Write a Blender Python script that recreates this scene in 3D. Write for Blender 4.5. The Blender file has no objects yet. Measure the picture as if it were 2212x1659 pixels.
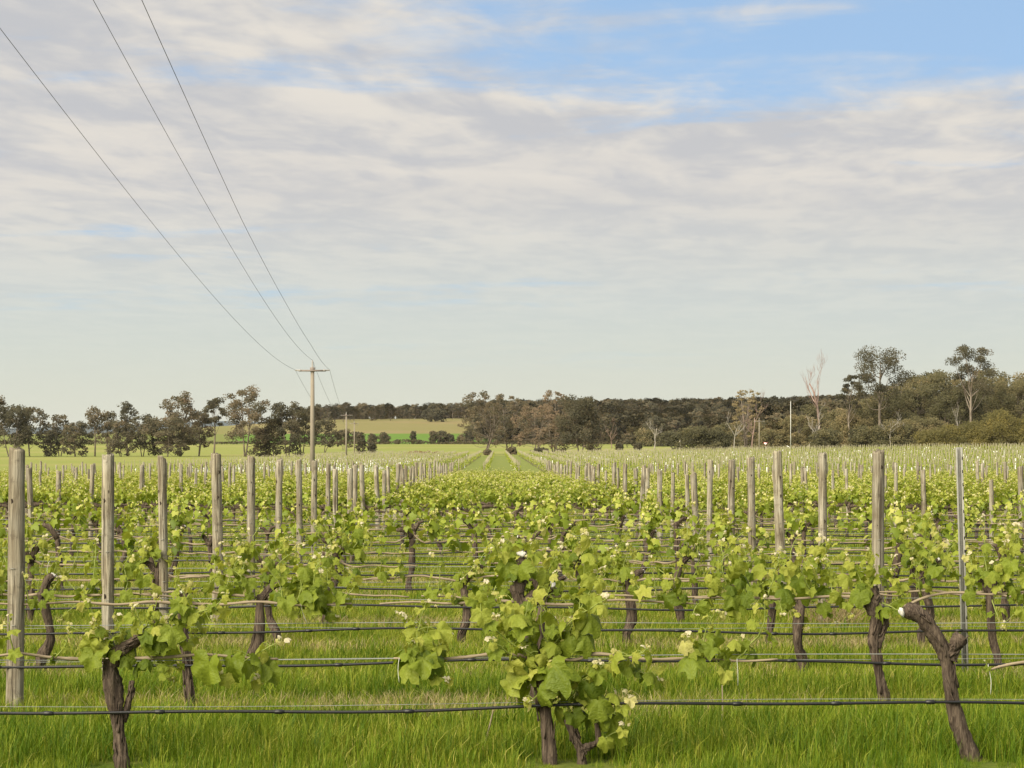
import bpy, math, random
import numpy as np
from mathutils import Vector, Matrix

rad = math.radians
scene = bpy.context.scene
COL = scene.collection

# ------------------------------------------------------------------ camera, sky, sun, exposure
CAM_H = 1.8
F = 4730.0            # focal length in units of the 2212-wide survey picture
VX, VY = 1077.0, 958.0  # vanishing point of the rows on the horizon
EXPO = 0.85
SKY_STRENGTH = 0.1

cam_data = bpy.data.cameras.new('camera')
cam_data.sensor_width = 36.0
cam_data.lens = F / 2212.0 * 36.0
cam_data.shift_x = (1106.0 - VX) / 2212.0
cam_data.shift_y = (VY - 829.5) / 2212.0
cam_data.clip_start = 0.1
cam_data.clip_end = 40000.0
cam = bpy.data.objects.new('camera', cam_data)
cam.location = (0, 0, CAM_H)
cam.rotation_euler = (rad(90), 0, 0)
COL.objects.link(cam)
scene.camera = cam

SUN_EL, SUN_AZ = 38.0, 222.0     # azimuth clockwise from +Y (view direction): behind the camera, to the left
sun_data = bpy.data.lights.new('sun', 'SUN')
sun_data.energy = 4.5
sun_data.angle = rad(60)
sun_data.color = (1.0, 0.91, 0.74)
sun = bpy.data.objects.new('sun', sun_data)
COL.objects.link(sun)
_d = Vector((math.sin(rad(SUN_AZ)) * math.cos(rad(SUN_EL)), math.cos(rad(SUN_AZ)) * math.cos(rad(SUN_EL)), math.sin(rad(SUN_EL))))
sun.rotation_euler = _d.to_track_quat('Z', 'Y').to_euler()
sun.location = (0, -40, 60)

scene.view_settings.view_transform = 'Standard'
scene.view_settings.look = 'None'
scene.view_settings.exposure = EXPO
scene.view_settings.gamma = 1.0
scene.view_settings.use_curve_mapping = False
scene.cycles.max_bounces = 6
scene.cycles.transparent_max_bounces = 8
scene.cycles.volume_bounces = 0


class NT:
    """small helper to write node trees"""
    def __init__(self, tree):
        self.t = tree

    def n(self, typ, **kw):
        nd = self.t.nodes.new(typ)
        for k, v in kw.items():
            setattr(nd, k, v)
        return nd

    def put(self, sock, v):
        if v is None:
            return
        if isinstance(v, bpy.types.NodeSocket):
            self.t.links.new(v, sock)
        else:
            if isinstance(v, (tuple, list)) and len(v) == 3 and len(sock.default_value) == 4:
                v = (*v, 1.0)
            sock.default_value = v

    def math(self, op, a, b=None, c=None, clamp=False):
        nd = self.n('ShaderNodeMath', operation=op, use_clamp=clamp)
        for i, v in enumerate((a, b, c)):
            if v is not None:
                self.put(nd.inputs[i], v)
        return nd.outputs[0]

    def mix(self, f, a, b, blend='MIX'):
        nd = self.n('ShaderNodeMix', data_type='RGBA', blend_type=blend)
        self.put(nd.inputs[0], f)
        self.put(nd.inputs[6], a)
        self.put(nd.inputs[7], b)
        return nd.outputs[2]

    def step(self, x, lo, hi, a=0.0, b=1.0):
        nd = self.n('ShaderNodeMapRange', interpolation_type='SMOOTHSTEP')
        self.put(nd.inputs[0], x)
        for i, v in enumerate((lo, hi, a, b)):
            self.put(nd.inputs[1 + i], v)
        return nd.outputs[0]

    def noise(self, vec, scale, detail=4.0, rough=0.55, dist=0.0):
        nd = self.n('ShaderNodeTexNoise')
        self.put(nd.inputs['Vector'], vec)
        nd.inputs['Scale'].default_value = scale
        nd.inputs['Detail'].default_value = detail
        nd.inputs['Roughness'].default_value = rough
        nd.inputs['Distortion'].default_value = dist
        return nd.outputs[0]

    def mapping(self, vec, loc=(0, 0, 0), rot=(0, 0, 0), scale=(1, 1, 1)):
        nd = self.n('ShaderNodeMapping')
        self.put(nd.inputs[0], vec)
        nd.inputs[1].default_value = loc
        nd.inputs[2].default_value = rot
        nd.inputs[3].default_value = scale
        return nd.outputs[0]

    def sep(self, vec):
        nd = self.n('ShaderNodeSeparateXYZ')
        self.put(nd.inputs[0], vec)
        return nd.outputs

    def comb(self, x, y, z):
        nd = self.n('ShaderNodeCombineXYZ')
        for i, v in enumerate((x, y, z)):
            self.put(nd.inputs[i], v)
        return nd.outputs[0]


# world: Nishita sky seen through a broken sheet of thin cloud
world = bpy.data.worlds.new('World')
scene.world = world
world.use_nodes = True
wt = world.node_tree
wt.nodes.clear()
W = NT(wt)
K = 1.0 / (SKY_STRENGTH * 2 ** EXPO)      # picture brightness -> sky units


def sk(r, g, b):
    return (r * K, g * K, b * K)


CLOUD_OFF = (-27.15, 37.59, 0.0)
sky = W.n('ShaderNodeTexSky', sky_type='NISHITA')
sky.sun_disc = False
sky.sun_elevation = rad(SUN_EL)
sky.sun_rotation = rad(SUN_AZ)
sky.air_density = 1.0
sky.dust_density = 1.2
tc = W.n('ShaderNodeTexCoord')
dx, dy, dz = W.sep(tc.outputs['Generated'])
zc = W.math('MAXIMUM', dz, 0.0)
inv = W.math('DIVIDE', 1.0, W.math('ADD', zc, 0.022))
plane = W.comb(W.math('MULTIPLY', dx, inv), W.math('MULTIPLY', dy, inv), 0.0)
plane = W.mapping(plane, loc=CLOUD_OFF, rot=(0, 0, rad(7)))
streak = W.mapping(plane, scale=(0.55, 1.0, 1.0))
n_big = W.noise(streak, 0.34, 3.0, 0.5, 0.3)
n_mid = W.noise(streak, 1.5, 6.0, 0.6, 0.5)
n_fine = W.noise(W.mapping(plane, scale=(1.0, 0.5, 1.0)), 4.2, 5.0, 0.58, 0.4)
n_bil = W.noise(W.mapping(plane, scale=(1.0, 0.62, 1.0)), 1.9, 5.0, 0.55, 0.6)
cover = W.math('ADD', n_big, W.math('MULTIPLY', W.math('SUBTRACT', n_mid, 0.5), 0.42))
cover = W.math('ADD', cover, W.math('MULTIPLY', W.math('SUBTRACT', n_fine, 0.5), 0.20))
cover = W.math('ADD', cover, W.step(zc, 0.05, 0.165, 0.10, 0.0))      # slant view: gaps close up towards the horizon
mask = W.step(cover, 0.32, 0.485)
n_rip = W.noise(W.mapping(plane, rot=(0, 0, rad(-6)), scale=(1.0, 0.36, 1.0)), 7.5, 3.0, 0.5, 0.5)
relief = W.math('ADD', W.math('MULTIPLY', n_bil, 0.50), W.math('ADD', W.math('MULTIPLY', n_fine, 0.26), W.math('MULTIPLY', n_rip, 0.24)))
shade = W.step(relief, 0.40, 0.60)
shade = W.math('ADD', 0.5, W.math('MULTIPLY', W.math('SUBTRACT', shade, 0.5), W.step(zc, 0.05, 0.17, 0.45, 1.0)))    # relief softens with distance
thick = W.step(cover, 0.5, 0.75)
cloud = W.mix(shade, sk(0.57, 0.565, 0.575), sk(0.81, 0.75, 0.665))
cloud = W.mix(W.math('MULTIPLY', thick, 0.3), cloud, sk(0.62, 0.595, 0.575))
grad = W.mix(W.step(zc, 0.03, 0.55), sk(0.37, 0.56, 0.82), sk(0.20, 0.36, 0.64))
clear = W.mix(0.9, sky.outputs[0], grad)
col = W.mix(W.math('MULTIPLY', mask, 0.94), clear, cloud)
col = W.mix(W.step(zc, 0.03, 0.125, 0.70, 0.0), col, sk(0.62, 0.705, 0.665))
col = W.mix(W.step(zc, 0.005, 0.07, 0.93, 0.0), col, sk(0.70, 0.705, 0.58))
bg = W.n('ShaderNodeBackground')
W.put(bg.inputs[0], col)
bg.inputs[1].default_value = SKY_STRENGTH
wo = W.n('ShaderNodeOutputWorld')
wt.links.new(bg.outputs[0], wo.inputs[0])


# ------------------------------------------------------------------ helpers
def P(px, py, d):
    """survey pixel + distance along the view axis -> world point"""
    return np.array([(px - VX) / F * d, d, CAM_H - (py - VY) / F * d])


def X(px, d):
    return (px - VX) / F * d


_yk = np.array([-300, -50, 0, 13, 45, 90, 140, 220, 400, 545, 640, 780, 920, 1010, 1120, 1300, 1500, 1800, 2600, 4000, 14000], float)
_zk = np.array([1.0, .35, .08, 0, -.2, -.6, -1.0, -1.32, -1.4, -1.36, -.9, .35, 1.45, 3.3, 7.2, 13.0, 18.6, 19.0, 12.0, 5.0, 0.0], float)
_yt = np.concatenate([np.arange(-300, 3000, 4.0), np.arange(3000, 14001, 100.0)])
_zt = np.interp(_yt, _yk, _zk)
for _ in range(40):
    _zt[1:800] = (_zt[0:799] + 2 * _zt[1:800] + _zt[2:801]) / 4


def sstep(x, a, b):
    t = np.clip((x - a) / (b - a), 0, 1)
    return t * t * (3 - 2 * t)


def ground(x, y):
    x = np.asarray(x, float)
    y = np.asarray(y, float)
    z = np.interp(y, _yt, _zt)
    u = x / np.maximum(y, 50.0)                      # tangent of the bearing
    # golden hill falls away to the left, forested range climbs to the right
    hill = sstep(y, 930, 1500)
    left = sstep(u, -0.22, -0.06)
    z = z - hill * (1 - left) * 12.0 * sstep(y, 950, 1500)
    right = sstep(u, -0.03, 0.30)
    z = z + sstep(y, 1050, 2100) * right * 17.0 * (1 - sstep(y, 2600, 5000))
    z = z + sstep(y, 1050, 2000) * sstep(u, -0.05, 0.03) * 0.5 * (1 - sstep(y, 2600, 5000))
    # gentle cross-fall: higher on the right beyond the near rows
    z = z + 2.0 * sstep(x, -10, 110) * sstep(y, 150, 450) * (1 - sstep(y, 640, 900))
    z = z + 1.5 * np.sin(x * 0.011 + 1.3) * np.sin(y * 0.006) * sstep(y, 1000, 1400)
    return z


def gz(x, y):
    return float(ground(x, y))


class Geo:
    """collects vertices and faces of one mesh"""
    def __init__(self):
        self.V, self.F, self.M, self.T = [], [], [], []
        self.nv = 0

    def add(self, V, Fs, mat=0, tint=None):
        V = np.asarray(V, np.float32).reshape(-1, 3)
        if not isinstance(Fs, list):
            Fs = [Fs]
        for f in Fs:
            f = np.asarray(f, np.int64)
            if f.size == 0:
                continue
            self.F.append(f + self.nv)
            self.M.append(np.full(len(f), mat, np.int32))
        self.V.append(V)
        if tint is None:
            tint = np.zeros(len(V), np.float32)
        self.T.append(np.broadcast_to(np.asarray(tint, np.float32), (len(V),)))
        self.nv += len(V)

    def mesh(self, name, mats, smooth=False, tint=False):
        me = bpy.data.meshes.new(name)
        if self.nv == 0:
            return me
        V = np.concatenate(self.V)
        me.vertices.add(len(V))
        me.vertices.foreach_set('co', V.ravel())
        loops = np.concatenate([f.ravel() for f in self.F]).astype(np.int32)
        sizes = np.concatenate([np.full(len(f), f.shape[1], np.int32) for f in self.F])
        starts = np.concatenate([[0], np.cumsum(sizes)[:-1]]).astype(np.int32)
        me.loops.add(len(loops))
        me.loops.foreach_set('vertex_index', loops)
        me.polygons.add(len(sizes))
        me.polygons.foreach_set('loop_start', starts)
        me.polygons.foreach_set('material_index', np.concatenate(self.M))
        if smooth:
            me.polygons.foreach_set('use_smooth', np.ones(len(sizes), bool))
        if tint:
            a = me.attributes.new('tint', 'FLOAT', 'POINT')
            a.data.foreach_set('value', np.concatenate(self.T).astype(np.float32))
        for m in (mats if isinstance(mats, (list, tuple)) else [mats]):
            me.materials.append(m)
        me.update(calc_edges=True)
        me.validate()
        return me


def tube(path, radii, sides=8, cap=True, rng=None, rough=0.0, twist=0.0):
    path = np.asarray(path, float)
    n = len(path)
    radii = np.broadcast_to(np.asarray(radii, float), (n,))
    tan = np.gradient(path, axis=0)
    tan /= np.linalg.norm(tan, axis=1)[:, None] + 1e-12
    ref = np.array([0, 1.0, 0]) if abs(tan[0][1]) < 0.8 else np.array([1.0, 0, 0])
    u = np.cross(tan[0], ref)
    u /= np.linalg.norm(u)
    U = [u]
    for i in range(1, n):
        u = U[-1] - tan[i] * np.dot(U[-1], tan[i])
        u /= np.linalg.norm(u) + 1e-12
        U.append(u)
    U = np.array(U)
    Wv = np.cross(tan, U)
    a = np.arange(sides) / sides * 2 * np.pi
    a2 = a[None, :] + (np.arange(n) * twist)[:, None]
    r = radii[:, None] * np.ones((1, sides))
    if rng is not None and rough > 0:
        ridge = 1 + rough * rng.standard_normal(sides)
        r = r * ridge[None, :] * (1 + 0.5 * rough * rng.standard_normal((n, sides)))
    V = path[:, None, :] + r[..., None] * (np.cos(a2)[..., None] * U[:, None, :] + np.sin(a2)[..., None] * Wv[:, None, :])
    V = V.reshape(-1, 3)
    i = np.arange(n - 1)[:, None] * sides
    j = np.arange(sides)[None, :]
    j2 = (j + 1) % sides
    q = np.stack([i + j, i + j2, i + sides + j2, i + sides + j], -1).reshape(-1, 4)
    Fs = [q]
    if cap:
        V = np.concatenate([V, path[:1], path[-1:]])
        c0, c1 = n * sides, n * sides + 1
        jj = np.arange(sides)
        Fs.append(np.stack([np.full(sides, c0), (jj + 1) % sides, jj], -1))
        b = (n - 1) * sides
        Fs.append(np.stack([np.full(sides, c1), b + jj, b + (jj + 1) % sides], -1))
    return V, Fs


def boxgeo(c, s, rz=0.0):
    c = np.asarray(c, float)
    s = np.asarray(s, float) / 2
    V = np.array([[x, y, z] for z in (-1, 1) for y in (-1, 1) for x in (-1, 1)], float) * s
    if rz:
        cs, sn = math.cos(rz), math.sin(rz)
        V = V @ np.array([[cs, sn, 0], [-sn, cs, 0], [0, 0, 1]])
    Fq = np.array([[0, 2, 3, 1], [4, 5, 7, 6], [0, 1, 5, 4], [2, 6, 7, 3], [0, 4, 6, 2], [1, 3, 7, 5]])
    return V + c, Fq


def scatter(TV, TF, Ms, Ts):
    """template mesh copied n times by 3x3 matrices Ms and offsets Ts"""
    n, m = len(Ts), len(TV)
    V = np.einsum('nij,mj->nmi', Ms, TV) + Ts[:, None, :]
    Fq = (TF[None] + (np.arange(n) * m)[:, None, None]).reshape(-1, TF.shape[1])
    return V.reshape(-1, 3), Fq


def smooth_path(pts, n):
    pts = np.asarray(pts, float)
    if len(pts) < 3:
        t = np.linspace(0, 1, n)[:, None]
        return pts[0] * (1 - t) + pts[-1] * t
    ext = np.concatenate([[2 * pts[0] - pts[1]], pts, [2 * pts[-1] - pts[-2]]])
    out = []
    for s in np.linspace(0, len(pts) - 1, n):
        i = min(int(s), len(pts) - 2)
        t = s - i
        p0, p1, p2, p3 = ext[i:i + 4]
        out.append(0.5 * (2 * p1 + (p2 - p0) * t + (2 * p0 - 5 * p1 + 4 * p2 - p3) * t * t + (3 * p1 - p0 - 3 * p2 + p3) * t ** 3))
    return np.array(out)


def link(name, me, parent=None, loc=None):
    o = bpy.data.objects.new(name, me)
    COL.objects.link(o)
    if parent is not None:
        o.parent = parent
    if loc is not None:
        o.location = loc
    return o


def tag(o, label=None, cat=None, group=None, kind=None):
    if label:
        o['label'] = label
    if cat:
        o['category'] = cat
    if group:
        o['group'] = group
    if kind:
        o['kind'] = kind
    return o


def thing(name, loc, label, cat, group=None):
    return tag(link(name, None, None, loc), label, cat, group)


def copy_tree(o, parent=None):
    c = o.copy()
    COL.objects.link(c)
    c.parent = parent
    for ch in o.children:
        copy_tree(ch, c)
    return c


# ------------------------------------------------------------------ materials
def new_mat(name):
    m = bpy.data.materials.new(name)
    m.use_nodes = True
    m.node_tree.nodes.clear()
    return m, NT(m.node_tree)


def finish(N, shader, disp=None):
    o = N.n('ShaderNodeOutputMaterial')
    N.t.links.new(shader, o.inputs[0])


def pbr(N, color, rough=0.8, spec=0.25, normal=None, metal=0.0):
    b = N.n('ShaderNodeBsdfPrincipled')
    N.put(b.inputs['Base Color'], color)
    N.put(b.inputs['Roughness'], rough)
    b.inputs['Specular IOR Level'].default_value = spec
    N.put(b.inputs['Metallic'], metal)
    if normal is not None:
        N.put(b.inputs['Normal'], normal)
    return b.outputs[0]


def bump(N, h, strength=0.5, dist=0.01):
    b = N.n('ShaderNodeBump')
    b.inputs['Strength'].default_value = strength
    b.inputs['Distance'].default_value = dist
    N.put(b.inputs['Height'], h)
    return b.outputs[0]


def simple_mat(name, c, rough=0.7, spec=0.3, var=0.15, scale=6.0, metal=0.0):
    m, N = new_mat(name)
    t = N.n('ShaderNodeTexCoord')
    n = N.noise(t.outputs['Object'], scale, 4)
    c2 = tuple(min(1, v * (1 + 2 * var)) for v in c)
    c1 = tuple(v * (1 - 2 * var) for v in c)
    finish(N, pbr(N, N.mix(n, c1, c2), rough, spec, metal=metal))
    return m


def foliage_mat(name, ramp, transl=0.35, gloss=0.25, rough=0.55, rnd=0.12, nscale=None, veins=False):
    """two-sided leaf: colour ramp over the 'tint' attribute plus a little per-object variation"""
    m, N = new_mat(name)
    at = N.n('ShaderNodeAttribute', attribute_name='tint')
    oi = N.n('ShaderNodeObjectInfo')
    v = N.math('ADD', at.outputs['Fac'], N.math('MULTIPLY', N.math('SUBTRACT', oi.outputs['Random'], 0.5), rnd))
    if nscale:
        g = N.n('ShaderNodeNewGeometry')
        v = N.math('ADD', v, N.math('MULTIPLY', N.math('SUBTRACT', N.noise(g.outputs['Position'], nscale, 3), 0.5), 0.45))
    r = N.n('ShaderNodeValToRGB')
    N.put(r.inputs[0], v)
    els = r.color_ramp.elements
    while len(els) < len(ramp):
        els.new(0.5)
    for e, (p, c) in zip(els, ramp):
        e.position = p
        e.color = (*c, 1)
    nrm = None
    if veins:      # palmate veins and puckered blade, in the leaf's own coordinates
        tcn = N.n('ShaderNodeTexCoord')
        ox, oy, oz = N.sep(tcn.outputs['Object'])
        ang = N.math('ARCTAN2', ox, N.math('SUBTRACT', oy, 0.04))
        rr = N.math('SQRT', N.math('ADD', N.math('MULTIPLY', ox, ox), N.math('MULTIPLY', oy, oy)))
        sv = N.math('ABSOLUTE', N.math('SINE', N.math('MULTIPLY', ang, 3.9)))
        main = N.step(N.math('MULTIPLY', sv, rr), 0.012, 0.045, 1.0, 0.0)
        side = N.math('ABSOLUTE', N.math('SINE', N.math('ADD', N.math('MULTIPLY', rr, 34.0), N.math('MULTIPLY', sv, 5.0))))
        side = N.step(side, 0.05, 0.35, 0.5, 0.0)
        vein = N.math('MAXIMUM', main, side)
        v = N.math('ADD', v, N.math('MULTIPLY', vein, 0.10))
        v = N.math('ADD', v, N.math('MULTIPLY', N.math('SUBTRACT', N.noise(tcn.outputs['Object'], 5.0, 3), 0.5), 0.22))
        N.put(r.inputs[0], v)
        nrm = bump(N, N.math('ADD', N.math('MULTIPLY', vein, -0.6), N.noise(tcn.outputs['Object'], 7.0, 2)), 0.45, 0.03)
    b = pbr(N, r.outputs[0], rough, gloss, nrm)
    tr = N.n('ShaderNodeBsdfTranslucent')
    N.put(tr.inputs[0], N.mix(1.0, r.outputs[0], (1.0, 1.0, 0.62), 'MULTIPLY'))
    mx = N.n('ShaderNodeMixShader')
    mx.inputs[0].default_value = transl
    N.t.links.new(b, mx.inputs[1])
    N.t.links.new(tr.outputs[0], mx.inputs[2])
    finish(N, mx.outputs[0])
    return m


VINE_RAMP = [(0.0, (.100, .150, .010)), (0.3, (.235, .292, .028)), (0.62, (.41, .425, .070)), (0.82, (.60, .55, .22)), (1.0, (.82, .74, .58))]
M_LEAFN = foliage_mat('vine_leaf_veined', VINE_RAMP, 0.45, 0.3, 0.5, veins=True)
M_LEAF = foliage_mat('vine_leaf', VINE_RAMP, 0.38, 0.3, 0.5)
M_WOOD = foliage_mat('wood_edge_leaf', [(0.0, (.045, .043, .018)), (0.35, (.090, .083, .034)), (0.7, (.150, .122, .052)), (1.0, (.21, .16, .078))], 0.2, 0.25, 0.6, rnd=.5)
M_GUM = foliage_mat('gum_leaf', [(0.0, (.030, .028, .014)), (0.35, (.060, .055, .026)), (0.7, (.110, .085, .044)), (1.0, (.165, .115, .068))], 0.2, 0.25, 0.6, rnd=.35)
M_WATTLE = foliage_mat('wattle_leaf', [(0.0, (.075, .070, .022)), (0.5, (.135, .115, .034)), (1.0, (.24, .185, .042))], 0.2, 0.2, 0.6)
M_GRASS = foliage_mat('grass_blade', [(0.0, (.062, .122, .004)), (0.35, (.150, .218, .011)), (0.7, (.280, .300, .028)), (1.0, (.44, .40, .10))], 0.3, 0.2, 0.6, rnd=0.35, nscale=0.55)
M_DRY = foliage_mat('dry_grass', [(0.0, (.22, .17, .075)), (1.0, (.44, .36, .19))], 0.2, 0.1, 0.8, rnd=0.6)

# bark of the vines: fibrous, dark brown
M_BARK, N = new_mat('vine_bark')
t = N.n('ShaderNodeTexCoord')
st = N.mapping(t.outputs['Object'], scale=(60, 60, 7))
n1 = N.noise(st, 1.0, 6, 0.65, 0.8)
n2 = N.noise(t.outputs['Object'], 9, 3)
c = N.mix(N.step(n1, 0.36, 0.66), (.038, .026, .019), (.165, .125, .088))
c = N.mix(N.math('MULTIPLY', n2, 0.5), c, (.085, .066, .05))
finish(N, pbr(N, c, 0.9, 0.15, bump(N, n1, 1.0, 0.018)))

M_CANE, N = new_mat('vine_cane')
t = N.n('ShaderNodeTexCoord')
n1 = N.noise(N.mapping(t.outputs['Object'], scale=(6, 60, 60)), 1.0, 4)
finish(N, pbr(N, N.mix(n1, (.15, .11, .07), (.36, .295, .20)), 0.75, 0.25, bump(N, n1, 0.4, 0.004)))

M_SHOOT = simple_mat('green_shoot', (.21, .25, .05), 0.5, 0.3, 0.2)
M_WOUND = simple_mat('wound_paint', (.55, .53, .48), 0.7, 0.2, 0.28, 45)

M_POST, N = new_mat('weathered_wood')
t = N.n('ShaderNodeTexCoord')
oi = N.n('ShaderNodeObjectInfo')
ov = N.n('ShaderNodeVectorMath', operation='ADD')
N.put(ov.inputs[0], t.outputs['Object'])
N.put(ov.inputs[1], N.comb(N.math('MULTIPLY', oi.outputs['Random'], 40), 0.0, N.math('MULTIPLY', oi.outputs['Random'], 17)))
g1 = N.noise(N.mapping(ov.outputs[0], scale=(45, 45, 2.2)), 1.0, 6, 0.6, 0.6)
g2 = N.noise(ov.outputs[0], 3.0, 4)
crack = N.step(N.noise(N.mapping(ov.outputs[0], scale=(22, 22, 0.8)), 1.0, 3, 0.5, 1.2), 0.60, 0.66)
g1 = N.step(g1, .34, .66)
blot = N.step(N.noise(ov.outputs[0], 11.0, 5, .65), .56, .68)
c = N.mix(g1, (.135, .110, .072), (.40, .355, .255))
c = N.mix(N.step(g2, 0.4, 0.62), c, N.mix(g1, (.23, .21, .155), (.44, .405, .315)))
c = N.mix(N.math('MULTIPLY', blot, .55), c, (.10, .082, .058))
c = N.mix(N.math('MULTIPLY', crack, 0.75), c, (.045, .034, .024))
c = N.mix(N.step(oi.outputs['Random'], 0.0, 1.0, 0.0, 0.35), c, (.115, .088, .06))
finish(N, pbr(N, c, 0.9, 0.12, bump(N, N.math('SUBTRACT', g1, crack), 0.8, 0.008)))

M_STAKE = simple_mat('pale_stake_wood', (.25, .23, .145), 0.9, 0.1, 0.2, 3)
M_HOSE = simple_mat('black_poly_hose', (.012, .012, .013), 0.42, 0.45, 0.1)
M_WIRE = simple_mat('galvanised_wire', (.26, .27, .25), 0.5, 0.4, 0.2, 3.0, 0.3)
M_STEEL = simple_mat('galvanised_steel', (.25, .245, .21), 0.65, 0.25, 0.25, 9.0, 0.0)
M_HOLE = simple_mat('dark_slot', (.03, .03, .03), 0.9, 0.1)
M_KNOT = simple_mat('dark_knot', (.04, .03, .022), 0.95, 0.1)
M_CABLE = simple_mat('power_cable', (.05, .05, .055), 0.6, 0.3, 0.05)
M_CONC = simple_mat('grey_pole', (.25, .215, .165), 0.85, 0.2, 0.12, 1.5)
M_ARM = simple_mat('crossarm_steel', (.20, .165, .14), 0.7, 0.3, 0.1)
M_CERAM = simple_mat('insulator', (.30, .28, .25), 0.35, 0.5, 0.1)
M_WHITE = simple_mat('white_plastic', (.80, .80, .78), 0.55, 0.35, 0.05)
M_TUBE = simple_mat('white_painted_tube', (.58, .58, .55), 0.6, 0.3, 0.08)
M_RED = simple_mat('red_sign_border', (.45, .05, .04), 0.5, 0.4, 0.05)
M_RUST = simple_mat('dead_brush', (.16, .075, .045), 0.95, 0.1, 0.3, 2.0)
M_GUMBARK, N = new_mat('gum_bark')
t = N.n('ShaderNodeTexCoord')
oi = N.n('ShaderNodeObjectInfo')
n1 = N.noise(N.mapping(t.outputs['Object'], scale=(1.2, 1.2, 0.35)), 1.0, 5, 0.6, 1.0)
c = N.mix(N.step(n1, 0.35, 0.65), (.075, .058, .043), (.25, .21, .165))
c = N.mix(N.math('MULTIPLY', oi.outputs['Random'], 0.5), c, (.15, .12, .09))
finish(N, pbr(N, c, 0.85, 0.15))
M_DEADBARK = simple_mat('bleached_dead_wood', (.33, .30, .26), 0.85, 0.15, 0.18, 0.8)
M_REDBARK = simple_mat('reddish_dead_wood', (.26, .18, .15), 0.85, 0.15, 0.3, 0.5)

# ------------------------------------------------------------------ the ground: one sheet, out to the horizon
M_GROUND, N = new_mat('ground')
g = N.n('ShaderNodeNewGeometry')
pos = g.outputs['Position']
px_, py_, pz_ = N.sep(pos)
wob = N.math('MULTIPLY', N.math('SUBTRACT', N.noise(pos, 0.02, 3), 0.5), 24.0)
yw = N.math('ADD', py_, wob)
nf = N.noise(pos, 1.3, 5, 0.65)
nm = N.noise(pos, 0.18, 4)
nl = N.noise(pos, 0.012, 4)
fine = N.noise(pos, 14.0, 3, 0.7)
near = N.mix(N.step(nf, 0.35, 0.7), (.075, .115, .010), (.175, .185, .035))
near = N.mix(N.step(nm, 0.48, 0.68, 0.0, 0.7), near, (.30, .235, .115))
near = N.mix(N.step(fine, 0.3, 0.75), N.mix(0.5, near, (.03, .05, .01)), near)
lane = N.mix(N.step(nf, 0.3, 0.75), (.125, .165, .032), (.215, .225, .065))
pale = N.mix(nm, (.175, .215, .045), (.245, .25, .072))
pale = N.mix(N.step(nl, 0.42, 0.68, 0.0, 0.8), pale, (.265, .25, .085))
vivid = N.mix(nm, (.085, .165, .022), (.125, .20, .035))
gold = N.mix(nm, (.165, .155, .055), (.215, .190, .078))
gold = N.mix(N.step(nl, 0.42, 0.62, 0.0, 0.7), gold, (.225, .18, .085))
wood = N.mix(nm, (.045, .04, .022), (.10, .08, .045))
c = N.mix(N.step(py_, 150, 172), near, lane)
fieldmask = N.math('MULTIPLY', N.step(py_, 140, 175), N.step(N.math('ADD', px_, N.math('MULTIPLY', wob, 0.1)), -37.5, -35.5, 1.0, 0.0))
c = N.mix(fieldmask, c, pale)
c = N.mix(N.step(py_, 551, 556), c, pale)
c = N.mix(N.step(yw, 924, 930), c, vivid)
c = N.mix(N.step(yw, 1100, 1112), c, gold)
bear = N.math('DIVIDE', px_, N.math('MAXIMUM', py_, 1.0))
c = N.mix(N.math('MULTIPLY', N.step(bear, -.125, -.118, .75, 0.0), N.step(yw, 924, 930)), c, N.mix(nm, (.15, .165, .05), (.20, .185, .06)))
fm = N.math('MULTIPLY', N.step(N.math('ADD', bear, N.math('MULTIPLY', wob, 0.0007)), -0.008, 0.004), N.step(yw, 900, 940))
c = N.mix(fm, c, wood)
finish(N, pbr(N, c, 0.95, 0.1, bump(N, N.math('ADD', nf, N.math('MULTIPLY', fine, 0.4)), 0.6, 0.05)))

ys = np.concatenate([np.arange(-200, 0, 20), np.arange(0, 60, 2.0), np.arange(60, 240, 6), np.arange(240, 700, 12), np.arange(700, 2700, 25),
                     np.arange(2700, 6000, 150), np.arange(6000, 14001, 800)]).astype(float)
tt = np.linspace(-1, 1, 181)
uu = np.sign(tt) * np.abs(tt) ** 1.7
hw = 300 + 1.15 * np.maximum(ys, 0)
GX = uu[None, :] * hw[:, None]
GY = np.repeat(ys[:, None], len(tt), 1)
GZ = ground(GX, GY)
gg = Geo()
ny, nx = GX.shape
ii = np.arange(ny - 1)[:, None] * nx + np.arange(nx - 1)[None, :]
gg.add(np.stack([GX, GY, GZ], -1).reshape(-1, 3), np.stack([ii, ii + 1, ii + nx + 1, ii + nx], -1).reshape(-1, 4))
tag(link('ground', gg.mesh('ground', M_GROUND, smooth=True)), kind='structure')

# far range on the left horizon, haze blue painted into its colour
M_RANGE = simple_mat('distant_range', (.075, .095, .10), 0.95, 0.05, 0.15, 0.002)
rg = np.random.default_rng(3)
rx = np.linspace(-7000, 5000, 220)
prof = 95 + 16 * np.sin(rx * 0.0011 + 0.6) + 9 * np.sin(rx * 0.0037) + 4 * np.sin(rx * 0.011 + 2) + rg.standard_normal(220) * 1.2
g2 = Geo()
Vr = np.concatenate([np.stack([rx, np.full(220, 8600.0), np.full(220, -20.0)], -1), np.stack([rx, np.full(220, 9300.0), prof], -1), np.stack([rx, np.full(220, 10400.0), np.full(220, -20.0)], -1)])
i = np.arange(219)
g2.add(Vr, [np.stack([i, i + 1, i + 221, i + 220], -1), np.stack([i + 220, i + 221, i + 441, i + 440], -1)])
tag(link('hills', g2.mesh('hills', M_RANGE, smooth=True)), kind='structure')

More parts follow.
